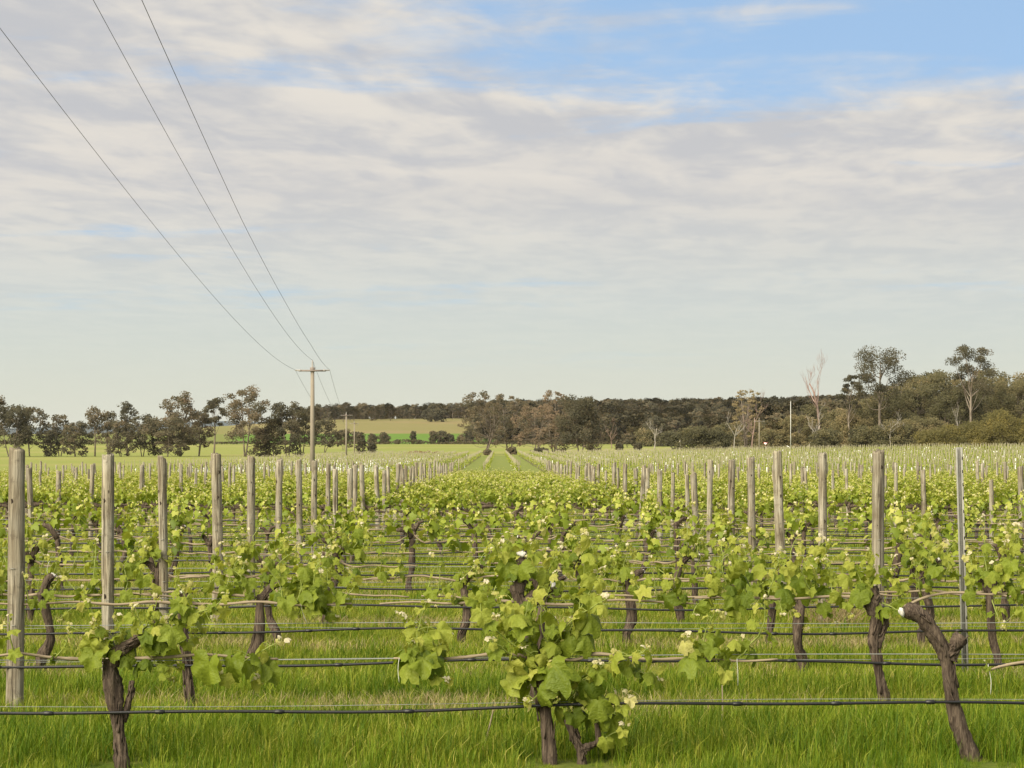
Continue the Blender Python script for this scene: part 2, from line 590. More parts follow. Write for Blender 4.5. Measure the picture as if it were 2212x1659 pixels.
# ------------------------------------------------------------------ leaf templates
_th = np.linspace(-math.pi, math.pi, 27)[:-1]
_at = np.abs(_th)
_rr = (.46 + .13 * np.exp(-(_th / .32) ** 2) + .10 * np.exp(-((_at - 1.12) / .3) ** 2) + .06 * np.exp(-((_at - 2.15) / .32) ** 2)
       - .34 * np.exp(-((_at - math.pi) / .24) ** 2) - .05 * np.exp(-((_at - .62) / .16) ** 2) - .045 * np.exp(-((_at - 1.65) / .18) ** 2))
_rr = _rr + np.where(np.arange(26) % 2 == 0, .022, -.022)
_out = np.stack([np.sin(_th) * _rr * 1.06, .40 + np.cos(_th) * _rr], -1)


def leaf_template(rng, curl, fold, wav):
    o = np.array(_out, float)
    o = o + rng.standard_normal(o.shape) * 0.016
    cen = np.array([0.0, 0.30])
    inner = cen + (o - cen) * 0.55
    n = len(o)
    V2 = np.concatenate([o, inner, cen[None]])
    x, y = V2[:, 0], V2[:, 1]
    rr = np.hypot(x, y - 0.28)
    ang = np.arctan2(x, y - 0.28)
    z = -curl * rr ** 2 * 1.2 + fold * np.abs(x) + wav * np.sin(ang * 5 + rng.uniform(0, 6)) * rr * 0.35 - curl * 0.5 * np.maximum(y - 0.3, 0) ** 2
    V = np.stack([x, y, z], -1)
    j = np.arange(n)
    k = (j + 1) % n
    Fs = [np.stack([j, k, n + k, n + j], -1), np.stack([n + j, n + k, np.full(n, 2 * n)], -1)]
    return V, Fs


LRNG = np.random.default_rng(11)
LEAF_T = [leaf_template(LRNG, c_, f_, w_) for c_, f_, w_ in ((.55, .10, .45), (.8, -.15, .5), (.35, .45, .35), (1.0, .05, .5), (.6, -.4, .45), (.3, .25, .7))]
TINTS = [0.06, 0.22, 0.38, 0.56, 0.74, 0.92]
LEAF_MESH = {}
for ti, tv in enumerate(TINTS):
    for li, (V_, F_) in enumerate(LEAF_T):
        gl = Geo()
        rr_ = np.hypot(V_[:, 0], V_[:, 1] - .28)
        gl.add(V_, F_, 0, tv + 0.06 * (rr_ - 0.3))
        LEAF_MESH[ti, li] = gl.mesh('leaf', M_LEAFN, smooth=True, tint=True)
# cheap leaf for joined foliage
_sx = np.array([(0, 0), (.34, -.12), (.42, .12), (.58, .36), (.30, .46), (.22, .74), (0, 1.0), (-.22, .74), (-.30, .46), (-.58, .36), (-.42, .12), (-.34, -.12)], float)
SLV = np.concatenate([np.column_stack([_sx, -0.35 * ((_sx[:, 0]) ** 2 + (_sx[:, 1] - .3) ** 2)]), [[0, .3, .06]]])
_j = np.arange(12)
SLF = np.stack([_j, (_j + 1) % 12, np.full(12, 12)], -1)


def leaf_frame(rng, out, droop):
    """orientation of a hanging leaf: tip points out and down, face turned outward/up"""
    tip = out * rng.uniform(.35, .9) + np.array([0, 0, -1.0]) * droop + rng.standard_normal(3) * .25
    tip /= np.linalg.norm(tip)
    nor = out * rng.uniform(.3, .9) + np.array([0, -0.35, rng.uniform(.3, .9)]) + rng.standard_normal(3) * .25
    nor -= tip * np.dot(nor, tip)
    nor /= np.linalg.norm(nor)
    xx = np.cross(tip, nor)
    return np.stack([xx, tip, nor], -1)


def gen_shoot(rng, p0, p1, nleaf, size, sag=0.0):
    """one spring shoot: wavy green stem with leaves at the nodes, pale folded leaflets at the tip"""
    p0 = np.asarray(p0, float)
    p1 = np.asarray(p1, float)
    L = np.linalg.norm(p1 - p0)
    k = 9
    t = np.linspace(0, 1, k)[:, None]
    side = rng.standard_normal(3) * np.array([1, 1, .2]) * L * 0.10
    path = p0 * (1 - t) + p1 * t + side * np.sin(t * np.pi) + rng.standard_normal((k, 3)) * L * 0.012
    path[:, 2] -= sag * (t[:, 0] ** 2) * L
    radii = np.linspace(.0055, .0022, k)
    leaves, pets = [], []
    ph = rng.uniform(0, 2 * np.pi)
    for i in range(nleaf):
        f = 0.12 + 0.86 * (i + rng.uniform(-.2, .2)) / max(nleaf - 1, 1)
        f = min(max(f, 0.05), 0.98)
        q = f * (k - 1)
        a = min(int(q), k - 2)
        p = path[a] * (1 - (q - a)) + path[a + 1] * (q - a)
        ph += np.pi + rng.normal(0, .5)
        out = np.array([math.cos(ph), math.sin(ph), rng.uniform(-.1, .45)])
        out /= np.linalg.norm(out)
        grow = 1.0 - 0.62 * f ** 1.6
        s = size * grow * rng.uniform(.5, 1.25)
        pe = p + out * s * rng.uniform(.35, .6) + np.array([0, 0, s * .12])
        tint = np.clip(0.20 + 0.42 * f ** 1.7 + rng.normal(0, .11), 0.0, .46 + .34 * f)
        leaves.append((pe, leaf_frame(rng, out, rng.uniform(.45, 1.1)), s, tint))
        pets.append((p, pe))
    for _ in range(rng.integers(3, 6)):
        ph += 2.4
        out = np.array([math.cos(ph) * .7, math.sin(ph) * .7, rng.uniform(.1, .9)])
        s = size * rng.uniform(.14, .27)
        pe = path[-1] + out * s * .5
        leaves.append((pe, leaf_frame(rng, out, rng.uniform(-.6, .4)), s, rng.choice([.60, .74, .84, .92])))
    return path, radii, leaves, pets


def vine_data(rng, spec, y_mid=0.0):
    """spec: dict(trunks=[(path, r0, r1)], canes=[path], shoots=[(p0,p1,n,size,sag)], wounds=[(p, r)])"""
    return spec


def random_vine(rng, cordon=0.58, half=1.05, shoots=14, sh_len=(.24, .5), size=.115, lean=.12, dense=False):
    """procedural vine, local coordinates: X along the row, Z up"""
    lx = rng.normal(0, lean * .5)
    base = np.array([0, 0, -0.05])
    head = np.array([lx, rng.normal(0, .03), cordon + rng.uniform(.0, .12)])
    mid = (base + head) / 2 + np.array([rng.normal(0, .045), rng.normal(0, .03), 0])
    q1 = base * .75 + head * .25 + np.array([rng.normal(0, .02), 0, 0])
    r0 = rng.uniform(.027, .039)
    trunks = [(smooth_path([base, q1, mid, head], 12), r0 * 1.15, r0 * 1.05)]
    wounds, canes, sh = [], [], []
    for k in range(rng.integers(1, 3)):
        sgn = 1 if k == 0 else -1
        e = head + np.array([sgn * rng.uniform(.08, .2), rng.normal(0, .04), rng.uniform(.02, .14)])
        trunks.append((smooth_path([head - np.array([0, 0, .05]), (head + e) / 2 + np.array([0, 0, .02]), e], 6), r0 * .95, r0 * .7))
        if rng.random() < .35:
            wounds.append((e, r0 * .62, e - head))
    for sgn in (-1, 1):
        L = half * rng.uniform(.7, 1.08)
        n = 9
        xs = np.linspace(0, 1, n)
        pts = np.stack([head[0] + sgn * (0.04 + xs * L), rng.normal(0, .012, n), cordon + 0.02 + 0.05 * np.sin(xs * np.pi) * rng.uniform(-.4, 1) + rng.normal(0, .006, n)], -1)
        pts[0] = head + np.array([sgn * .03, 0, -.02])
        canes.append(smooth_path(pts, 22))
    xs = []
    for k in range(shoots):
        if rng.random() < .38:
            x = head[0] + rng.normal(0, .16)
            z = head[2] + rng.uniform(-.04, .08)
        else:
            x = head[0] + rng.uniform(-half, half)
            z = cordon + .02
        p0 = np.array([x, rng.normal(0, .02), z])
        L = rng.uniform(*sh_len)
        p1 = p0 + np.array([rng.normal(0, .28), rng.normal(-.02, .22), rng.uniform(.55, 1.0)]) * L
        sh.append((p0, p1, int(rng.integers(5, 9)), size * rng.uniform(.85, 1.2), rng.uniform(0, .25)))
    for k in range(rng.integers(1, 4)):      # a few shoots hang below the wire
        x = head[0] + rng.uniform(-half * .6, half * .6)
        p0 = np.array([x, 0, cordon])
        p1 = p0 + np.array([rng.normal(0, .12), rng.normal(-.06, .06), -rng.uniform(.05, .2)])
        sh.append((p0, p1, 4, size * rng.uniform(.8, 1.1), 0.2))
    return dict(trunks=trunks, canes=canes, shoots=sh, wounds=wounds)


def trunk_geo(rng, trunks, sides, strips=0):
    gt = Geo()
    for path, r0, r1 in trunks:
        n = len(path)
        rr = np.linspace(r0, r1, n) * (1 + .16 * np.sin(np.linspace(0, rng.uniform(5, 11), n) + rng.uniform(0, 6))) * (1 + rng.normal(0, .05, n))
        rr[-1] *= .8
        V, Fs = tube(path, rr, sides, True, rng, .10 if sides > 8 else .08, twist=.12)
        gt.add(V, Fs)
        for s in range(strips):           # peeling bark ribbons
            a = rng.integers(0, max(1, n - 5))
            b = min(n, a + rng.integers(4, 9))
            off = rng.uniform(0, 6.28)
            seg = path[a:b].copy()
            m = len(seg)
            o = np.stack([np.cos(off + np.linspace(0, .6, m)), np.sin(off + np.linspace(0, .6, m)), np.zeros(m)], -1)
            o[:, 1] = -np.abs(o[:, 1])
            lift = r0 * (1.02 + rng.uniform(0, .1) + np.linspace(0, rng.uniform(0, .45), m) ** 2)
            seg = seg + o * lift[:, None]
            V, Fs = tube(seg, np.linspace(.006, .0025, m) * rng.uniform(.7, 1.4), 4, True, rng, .2)
            gt.add(V, Fs)
    return gt


def build_vine(rng, spec, loc, label, individual, group='grapevines of the open front rows', sides=14, strips=7):
    root = thing('grapevine', loc, label, 'grapevine', group)
    link('trunk', trunk_geo(rng, spec['trunks'], sides, strips).mesh('trunk', M_BARK, smooth=True), root)
    for c_ in spec['canes']:
        gc = Geo()
        n = len(c_)
        V, Fs = tube(c_, np.linspace(.0105, .006, n) * (1 + .25 * (rng.random(n) > .8)), 7, True, rng, .05)
        gc.add(V, Fs)
        link('cane', gc.mesh('cane', M_CANE, smooth=True), root)
    for p, r, dirn in spec['wounds']:
        gw = Geo()
        dirn = np.asarray(dirn, float)
        dirn = dirn / np.linalg.norm(dirn)
        V, Fs = tube([p - dirn * .010, p + dirn * .004, p + dirn * .009], [r * .8, r * .85, r * .45], 11, True, rng, .30)
        gw.add(V, Fs)
        link('pruning_wound', gw.mesh('pruning_wound', M_WOUND), root)
    if individual:
        nl = 0
        for p0, p1, n, size, sag in spec['shoots']:
            path, radii, leaves, pets = gen_shoot(rng, p0, p1, n, size, sag)
            gs = Geo()
            V, Fs = tube(path, radii, 5)
            gs.add(V, Fs)
            for a, b in pets:
                V, Fs = tube([a, (a + b) / 2 + np.array([0, 0, .006]), b], [.0022, .0019, .0016], 4, False)
                gs.add(V, Fs)
            so = link('shoot', gs.mesh('shoot', M_SHOOT, smooth=True), root)
            for pe, fr, s, tint in leaves:
                ti = int(np.argmin([abs(tint - v) for v in TINTS]))
                lo = link('leaf', LEAF_MESH[ti, int(rng.integers(0, len(LEAF_T)))], so)
                M = Matrix.Identity(4)
                for r_ in range(3):
                    for c2 in range(3):
                        M[r_][c2] = fr[r_, c2] * s
                    M[r_][3] = pe[r_]
                lo.matrix_basis = M
                nl += 1
    else:
        add_foliage(rng, spec, root)
    return root


def foliage_geo(rng, shoots):
    gf = Geo()
    Ms, Ts, Ti = [], [], []
    for p0, p1, n, size, sag in shoots:
        path, radii, leaves, pets = gen_shoot(rng, p0, p1, n, size, sag)
        V, Fs = tube(path[::2], radii[::2], 3, False)
        gf.add(V, Fs, 0, .35)
        for pe, fr, s, tint in leaves:
            Ms.append(fr * s)
            Ts.append(pe)
            Ti.append(tint)
    V, Fq = scatter(SLV, SLF, np.array(Ms), np.array(Ts))
    gf.add(V, Fq, 0, np.repeat(np.array(Ti), len(SLV)))
    return gf


def add_foliage(rng, spec, root):
    o = link('foliage', foliage_geo(rng, spec['shoots']).mesh('foliage', M_LEAF, smooth=False, tint=True), root)
    o['kind'] = 'stuff'
    return o


# ------------------------------------------------------------------ rows near the camera
D1, DR = 12.25, 2.5
NROW = 13
row_d = [D1 + DR * k for k in range(NROW)]
ORD = ['first', 'second', 'third', 'fourth', 'fifth', 'sixth', 'seventh', 'eighth', 'ninth', 'tenth', 'eleventh', 'twelfth', 'thirteenth', 'fourteenth', 'fifteenth', 'sixteenth', 'seventeenth', 'eighteenth', 'nineteenth', 'twentieth']
SKEW = [.030, .018, .006] + [0.0] * 20        # the nearest rows run very slightly away to the right


def row_y(r, x):
    return row_d[r] + SKEW[r] * (x + 0.2) * 2.0


def row_name(r):
    return 'nearest vine row' if r == 0 else f'{ORD[r]} vine row from the front'


rng = np.random.default_rng(5)
hose_rel = lambda d: 0.33 + 0.006 * (d - 13)
for r in range(NROW):
    d = row_d[r]
    half = 0.24 * d + 3.0
    nseg = 90
    xs = np.linspace(-half, half, nseg)
    yy = np.array([row_y(r, x) for x in xs])
    zz = ground(xs, yy) + hose_rel(d)
    sagw = .018 * np.sin(xs * 1.07 + r) + .008 * np.sin(xs * 2.9 + 2 * r)
    gh = Geo()
    V, Fs = tube(np.stack([xs, yy - .05, zz + sagw], -1), .0092 if r else .0088, 8)
    gh.add(V, Fs)
    ho = link('irrigation_hose', gh.mesh('irrigation_hose', M_HOSE, smooth=True))
    tag(ho, f'black drip irrigation hose strung low along the {row_name(r)}', 'hose', 'drip hoses of the front rows')
    if r < 3:
        ge = Geo()
        V, Fs = tube([[-.03, 0, 0], [-.022, 0, 0], [-.02, 0, 0], [.02, 0, 0], [.022, 0, 0], [.03, 0, 0]], [.0100, .0105, .0125, .0125, .0105, .0100], 8)
        ge.add(V, Fs)
        eme = ge.mesh('emitter', M_HOSE)
        for x in np.arange(-half + .3, half, .75):
            x = x + rng.normal(0, .14)
            y = row_y(r, x)
            link('emitter', eme, ho, (x, y - .05, gz(x, y) + hose_rel(d) + .018 * math.sin(x * 1.07 + r) + .008 * math.sin(x * 2.9 + 2 * r)))
    for kind, h, rr_, dz_ in (('fruiting', .60, .0026 if r < 3 else .003, .0), ('hose', hose_rel(d) + .018, .0016, .0)):
        gw = Geo()
        sg = .008 * np.sin(xs * 1.07 + r * 2.0)
        V, Fs = tube(np.stack([xs, yy + .02, ground(xs, yy) + h + sg * (1 if kind != 'hose' else 1.3)], -1), rr_, 5)
        gw.add(V, Fs)
        wl = {'fruiting': 'galvanised fruiting wire carrying the canes of the', 'hose': 'thin wire just above the drip hose of the', 'foliage': 'upper trellis wire above the canes of the'}[kind]
        tag(link('trellis_wire', gw.mesh('trellis_wire', M_WIRE, smooth=True)), f'{wl} {row_name(r)}', 'wire', 'trellis wires of the front rows')

# ------------------------------------------------------------------ wooden posts
prng = np.random.default_rng(21)


def post_mesh(rng, h, r, sides=16, rings=16):
    gp = Geo()
    zs = np.concatenate([np.linspace(-.35, h - .012, rings), [h]])
    bend = rng.normal(0, .006, 2)
    path = np.stack([bend[0] * np.sin(zs * 2.2), bend[1] * np.sin(zs * 1.7 + 1), zs], -1)
    rad_ = r * (1.05 - .07 * zs / h) * (1 + rng.normal(0, .025, len(zs)))
    rad_[-1] *= .93
    n, s = len(zs), sides
    a = np.arange(s) / s * 2 * np.pi
    prof = 1 + .05 * np.sin(a * 2 + rng.uniform(0, 6)) + .025 * np.sin(a * 5 + rng.uniform(0, 6)) + rng.normal(0, .02, s)
    ck = rng.integers(0, s, 2)                       # drying cracks run down the shaft
    R = rad_[:, None] * prof[None, :]
    for c_ in ck:
        lo, hi = sorted(rng.uniform(0.1, 1.0, 2) * h)
        R[(zs > lo) & (zs < max(hi, lo + .5)), c_] *= .86
    tilt_top = rng.normal(0, .008, 2)
    V = np.stack([path[:, 0:1] + R * np.cos(a), path[:, 1:2] + R * np.sin(a), np.repeat(zs[:, None], s, 1)], -1)
    V[-2:, :, 2] += (tilt_top[0] * np.cos(a) + tilt_top[1] * np.sin(a))[None, :]
    V[-1, :, 2] += rng.normal(0, .009, s)
    i = np.arange(n - 1)[:, None] * s
    j = np.arange(s)[None, :]
    q = np.stack([i + j, i + (j + 1) % s, i + s + (j + 1) % s, i + s + j], -1).reshape(-1, 4)
    Vt = np.concatenate([V.reshape(-1, 3), [[path[-1, 0], path[-1, 1], h - .004]]])
    jj = np.arange(s)
    gp.add(Vt, [q, np.stack([np.full(s, n * s), (n - 1) * s + jj, (n - 1) * s + (jj + 1) % s], -1)])
    return gp.mesh('post', M_POST, smooth=True)


_gk = Geo()
V, Fs = tube([[0, .004, 0], [0, -.004, 0], [0, -.0065, 0]], [.014, .011, .004], 7, True, prng, .2)
_gk.add(V * np.array([.8, 1, 1.35]), Fs)
KNOT = _gk.mesh('knot', M_KNOT)
_gs = Geo()
V, Fs = tube([[-.012, .01, 0], [-.012, -.008, 0], [.012, -.008, 0], [.012, .01, 0]], .0025, 5)
_gs.add(V, Fs)
STAPLE = _gs.mesh('staple', M_STEEL)

# columns: (px, py of the top, row, radius, lean)
left_posts = [(45, 970, 1, .058, .012), (235, 982, 2, .050, .0), (350, 988, 3, .040, -.012), (468, 980, 4, .051, .0), (543, 987, 5, .048, .004), (603, 993, 6, .042, .0),
              (646, 994, 7, .040, .0), (679, 996, 8, .042, .0), (709, 1002, 9, .040, .0)]
right_posts = [(1897, 975, 3, .056, .0), (1777, 979, 4, .044, .0), (1678, 977, 5, .052, -.04), (1622, 988, 6, .050, -.015), (1580, 994, 7, .046, .0), (1534, 994, 8, .042, .0)]
LNAME = ['thick weathered wooden post with split top at the left edge, nearest of all posts', 'brown squared wooden post, second of the left line of posts', 'slim pale leaning post, third of the left line of posts',
         'tall straight wooden post, fourth of the left line of posts', 'pale wooden post, fifth of the left line of posts', 'wooden post, sixth of the left line of posts counting from the nearest',
         'wooden post, seventh of the left line of posts counting from the nearest', 'brown wooden post before the power pole, eighth of the left line', 'wooden post just right of the power pole, ninth of the left line']
RNAME = ['thick knotty wooden post at right, nearest wooden post of the right line', 'straight brown wooden post, second of the right line of posts', 'pale split post leaning to the left, third of the right line',
         'pale wooden post, fourth of the right line of posts', 'wooden post, fifth of the right line of posts counting from the nearest', 'wooden post, sixth of the right line of posts counting from the nearest']


def near_post(px, py, r, rad_, lean, label):
    d = row_d[r]
    x = X(px, d)
    y = row_y(r, x)
    z0 = gz(x, y)
    h = P(px, py, y)[2] - z0
    root = thing('vineyard_post', (x - lean * h, y, z0), label, 'post', 'wooden posts of the front rows')
    root.rotation_euler = (0, math.atan(lean), prng.uniform(-.3, .3) * 0)
    link('shaft', post_mesh(prng, h, rad_), root)
    for zk in (prng.uniform(.8, .95) * h, prng.uniform(.55, .8) * h, prng.uniform(.3, .5) * h):
        a = prng.uniform(-2.4, -.7)
        k = link('knot', KNOT, root, (math.cos(a) * rad_ * .93, math.sin(a) * rad_ * .93, zk))
        k.rotation_euler = (0, 0, a + math.pi / 2)
    for zk in (.6, .98):
        link('staple', STAPLE, root, (prng.normal(0, .006), -rad_ * .99, zk))


for (a, lab) in zip(left_posts, LNAME):
    near_post(*a, lab)
for (a, lab) in zip(right_posts, RNAME):
    near_post(*a, lab)

# galvanised steel post on the right
d = row_d[2]
x = X(2075, d)
y = row_y(2, x)
z0 = gz(x, y)
h = P(2075, 966, y)[2] - z0
root = thing('steel_post', (x + .045, y, z0), 'galvanised steel trellis post with slots standing near the right edge', 'post')
root.rotation_euler = (0, rad(-1.6), 0)
gp = Geo()
for cx, cy, sx, sy in ((-.016, 0, .004, .034), (.016, 0, .004, .034), (0, .0155, .0278, .003)):
    gp.add(*boxgeo((cx, cy, h / 2 - .15), (sx, sy, h + .3)))
for sx in (-1, 1):
    gp.add(*boxgeo((sx * .0225, -.0155, h / 2 - .15), (.0088, .003, h + .296)))
link('shaft', gp.mesh('shaft', M_STEEL), root)
gp = Geo()
gp.add(*boxgeo((0, 0, 0), (.008, .005, .022)))
slot = gp.mesh('slot', M_HOLE)
for zk in np.arange(.35, h, .105):
    link('slot', slot, root, (.0225, -.0175, zk))

# remaining posts of the open rows and of the dense block behind (shared shafts)
POSTS = [post_mesh(prng, hh, rr_, 8, 6) for hh, rr_ in ((1.5, .045), (1.55, .05), (1.45, .04), (1.6, .05), (1.4, .042), (1.52, .055))]
DENSE0, DENSE_DR, NDENSE = 46.0, 2.6, 36
dense_d = [DENSE0 + DENSE_DR * k for k in range(NDENSE)]
n_posts = 0
LABEL_FAR = {}


def far_post(x, y, label, group):
    o = link('vineyard_post', POSTS[int(prng.integers(0, len(POSTS)))], None, (x, y, gz(x, y)))
    o.rotation_euler = (prng.normal(0, .02), prng.normal(0, .032), prng.uniform(0, 6.28))
    s = prng.uniform(.94, 1.06)
    o.scale = (1, 1, s)
    tag(o, label, 'post', group)


for r in range(1, NROW):
    d = row_d[r]
    for k in range(-4, 5):
        x = (-2.72 if k <= 0 else -2.72) + 5.85 * k + prng.normal(0, .06)
        if k == 0 and r <= 9 or k == 1 and r <= 8 or r == 1:
            continue
        if abs(x - .08 * d * 0) > .24 * d + .3:
            continue
        side = 'left' if x < 0 else 'right'
        if k in (0, 1):
            lab = f'small wooden post, {ORD[r - 1 if k == 0 else r - 3]} of the {side} line of posts counting from the nearest'
        else:
            lab = f'short wooden post near the {side} edge standing in the {row_name(r)}'
        far_post(x, row_y(r, x), lab, 'wooden posts of the front rows')
for k_, d in enumerate(dense_d):
    for k in range(-8, 9):
        x = -2.72 + 5.85 * k + prng.normal(0, .15)
        if abs(x) > .235 * d:
            continue
        side = 'left' if x < 0 else 'right'
        far_post(x, d + prng.normal(0, .05), f'small weathered post rising above the dense vines, {side} of the grass lane', f'posts of the dense block on the {side}')

# ------------------------------------------------------------------ the vines of the nearest row, after the photograph
vr = np.random.default_rng(77)


def loc1(origin, px, py, r=0, dy=0.0):
    d = row_d[r]
    x = X(px, d)
    dd = row_y(r, x) + dy
    return P(px, py, dd) - origin


def vine_from(r, base, trunks, canes, shoots, wounds, label, scale=1.0):
    d = row_d[r]
    x = X(base, d)
    org = np.array([x, row_y(r, x), gz(x, row_y(r, x))])
    L = lambda p, dy=0.0: loc1(org, p[0], p[1], r, dy)
    tr = []
    for pts, r0, r1 in trunks:
        q = [L(p) for p in pts]
        tr.append((smooth_path(q, 6 + 4 * len(q)), r0, r1))
    cn = [smooth_path([L(p, vr.normal(0, .01)) for p in pts], 30) for pts in canes]
    sh = []
    for a, b, c_, e, n, s in shoots:
        q = vr.normal(-.02, .06)
        sh.append((L((a, b), 0), L((c_, e), q), n, s * (.88 if r else .86), 0.0))
    wd = [(L((a, b), -.03), rr_, np.array(dr, float)) for a, b, rr_, dr in wounds]
    return build_vine(vr, dict(trunks=tr, canes=cn, shoots=sh, wounds=wd), org, label, True, strips=12, sides=18)


vine_from(0, 264,
          [([(266, 1680), (260, 1610), (252, 1545), (240, 1480), (236, 1425)], .036, .040),
           ([(240, 1440), (262, 1405), (292, 1385), (306, 1368)], .038, .034),
           ([(268, 1560), (282, 1500), (286, 1470)], .016, .010)],
          [[(250, 1428), (180, 1424), (110, 1420), (40, 1412), (-40, 1420), (-140, 1416)], [(240, 1416), (290, 1422), (360, 1420), (440, 1414), (520, 1420), (600, 1424)]],
          [(232, 1422, 188, 1296, 8, .15), (240, 1402, 150, 1352, 6, .12), (300, 1378, 338, 1298, 8, .14), (349, 1414, 414, 1272, 9, .17), (300, 1432, 388, 1446, 5, .11),
           (470, 1420, 478, 1462, 3, .21), (520, 1432, 606, 1385, 5, .20), (268, 1428, 250, 1330, 7, .14), (400, 1330, 486, 1284, 5, .12), (30, 1412, 20, 1330, 5, .10),
           (330, 1420, 372, 1470, 4, .12), (120, 1420, 150, 1370, 4, .09), (225, 1425, 205, 1345, 7, .16), (256, 1420, 236, 1366, 6, .16), (300, 1400, 360, 1340, 8, .16), (390, 1350, 450, 1310, 6, .14), (305, 1385, 290, 1310, 7, .14), (545, 1425, 560, 1470, 3, .20), (360, 1400, 440, 1370, 5, .15), (405, 1326, 390, 1268, 6, .11)],
          [(306, 1362, .022, (.6, -.5, .7))],
          'gnarled brown grapevine at lower left, its trunk running out of the bottom edge')

vine_from(0, 1184,
          [([(1188, 1690), (1184, 1610), (1178, 1540), (1172, 1490), (1158, 1440), (1150, 1405)], .040, .037),
           ([(1264, 1690), (1257, 1640), (1252, 1618), (1238, 1585), (1226, 1552)], .030, .020),
           ([(1252, 1620), (1276, 1610), (1293, 1600), (1288, 1562)], .022, .013)],
          [[(1150, 1420), (1080, 1412), (1000, 1420), (930, 1424), (850, 1422)], [(1160, 1416), (1240, 1425), (1290, 1412), (1400, 1424), (1500, 1422), (1600, 1428), (1680, 1424)]],
          [(1180, 1500, 1066, 1384, 8, .19), (1140, 1410, 1046, 1262, 9, .16), (1190, 1410, 1206, 1236, 9, .17), (1205, 1410, 1296, 1238, 9, .16), (1160, 1400, 1142, 1296, 8, .18), (1168, 1470, 1130, 1400, 7, .18), (1176, 1455, 1222, 1380, 8, .19), (1172, 1490, 1190, 1430, 6, .18), (1165, 1440, 1110, 1440, 6, .17), (1150, 1420, 1078, 1290, 9, .17), (1206, 1425, 1262, 1156, 12, .19), (1200, 1390, 1312, 1292, 8, .21),
           (1230, 1556, 1196, 1478, 8, .18), (1232, 1550, 1292, 1440, 8, .19), (1289, 1562, 1362, 1500, 8, .17), (1250, 1480, 1334, 1416, 7, .16),
           (1296, 1436, 1424, 1470, 9, .15), (1292, 1606, 1352, 1566, 5, .15), (1172, 1480, 1140, 1520, 4, .16), 
           (1240, 1490, 1330, 1510, 7, .16), (1215, 1450, 1256, 1490, 6, .17), (1330, 1420, 1400, 1400, 5, .14),
           (904, 1428, 922, 1302, 9, .17), (940, 1428, 868, 1330, 8, .16), (920, 1428, 972, 1472, 6, .17), (930, 1424, 964, 1376, 6, .16), (900, 1424, 890, 1382, 5, .16),
           (1520, 1426, 1546, 1322, 8, .16), (1500, 1426, 1486, 1378, 6, .16), (1590, 1424, 1652, 1296, 7, .14), (1545, 1424, 1570, 1468, 5, .15), (1550, 1420, 1600, 1380, 6, .14)],
          [],
          'big leafy grapevine in the lower middle, with two stems at the bottom edge')

vine_from(0, 2108,
          [([(2118, 1690), (2092, 1620), (2066, 1545), (2052, 1480), (2046, 1430), (2030, 1390), (2006, 1352), (1985, 1330), (1955, 1318)], .044, .040),
           ([(2050, 1425), (2062, 1395), (2078, 1372)], .038, .040)],
          [[(2262, 1425), (2200, 1432), (2160, 1440), (2136, 1448)]],
          [(2140, 1447, 2128, 1428, 1, .05), (2250, 1424, 2240, 1360, 5, .12)],
          [(1946, 1322, .026, (-1, -.35, -.35))],
          'bent bare-headed grapevine trunk with a white pruning cut at lower right')

# second row
vine_from(1, 410,
          [([(414, 1560), (410, 1500), (402, 1420), (396, 1350), (394, 1298)], .031, .031), ([(395, 1300), (404, 1282), (412, 1270)], .036, .03)],
          [[(392, 1305), (330, 1300), (250, 1306), (160, 1300), (60, 1306), (-30, 1302)], [(398, 1302), (470, 1306), (560, 1300), (650, 1308), (760, 1304)]],
          [(392, 1300, 380, 1230, 5, .11), (400, 1290, 470, 1240, 6, .12), (60, 1302, 50, 1240, 5, .11), (100, 1302, 130, 1250, 5, .11), (190, 1302, 180, 1270, 4, .09), (660, 1304, 640, 1180, 9, .14),
           (620, 1304, 600, 1190, 8, .14), (690, 1304, 720, 1180, 9, .14), (640, 1304, 660, 1235, 7, .15), (700, 1304, 690, 1240, 7, .14), (730, 1304, 760, 1230, 7, .12), (610, 1304, 570, 1220, 7, .12),
           (690, 1306, 730, 1335, 4, .13), (650, 1306, 640, 1330, 3, .13)],
          [(394, 1278, .02, (-.3, -.6, .6))],
          'dark slim grapevine trunk at left, second row, beside the lower left vine')
vine_from(1, 1150,
          [([(1152, 1560), (1150, 1480), (1142, 1400), (1128, 1320), (1112, 1262)], .038, .042), ([(1130, 1320), (1160, 1285), (1192, 1268)], .046, .042), ([(1118, 1280), (1128, 1240), (1128, 1204)], .038, .034)],
          [[(1110, 1300), (1050, 1296), (980, 1304), (900, 1300), (820, 1304)], [(1140, 1302), (1230, 1306), (1330, 1296), (1420, 1300), (1500, 1304)]],
          [(1110, 1262, 1060, 1170, 8, .14), (1128, 1240, 1100, 1150, 8, .13), (1130, 1230, 1170, 1130, 8, .13), (1180, 1270, 1220, 1180, 8, .13), (1060, 1300, 1030, 1230, 6, .13), (980, 1302, 1000, 1250, 5, .10),
           (1240, 1302, 1300, 1230, 7, .13), (1110, 1290, 1070, 1330, 5, .14), (1160, 1300, 1190, 1340, 5, .13), (1020, 1300, 980, 1290, 5, .12), (1140, 1260, 1150, 1180, 7, .12), (1420, 1300, 1400, 1200, 7, .13),
           (1450, 1300, 1470, 1200, 8, .14), (1480, 1302, 1450, 1250, 6, .13)],
          [(1128, 1196, .028, (.1, -.6, .8)), (1196, 1264, .030, (.8, -.5, .4))],
          'grapevine head with white painted cuts just behind the big middle vine')
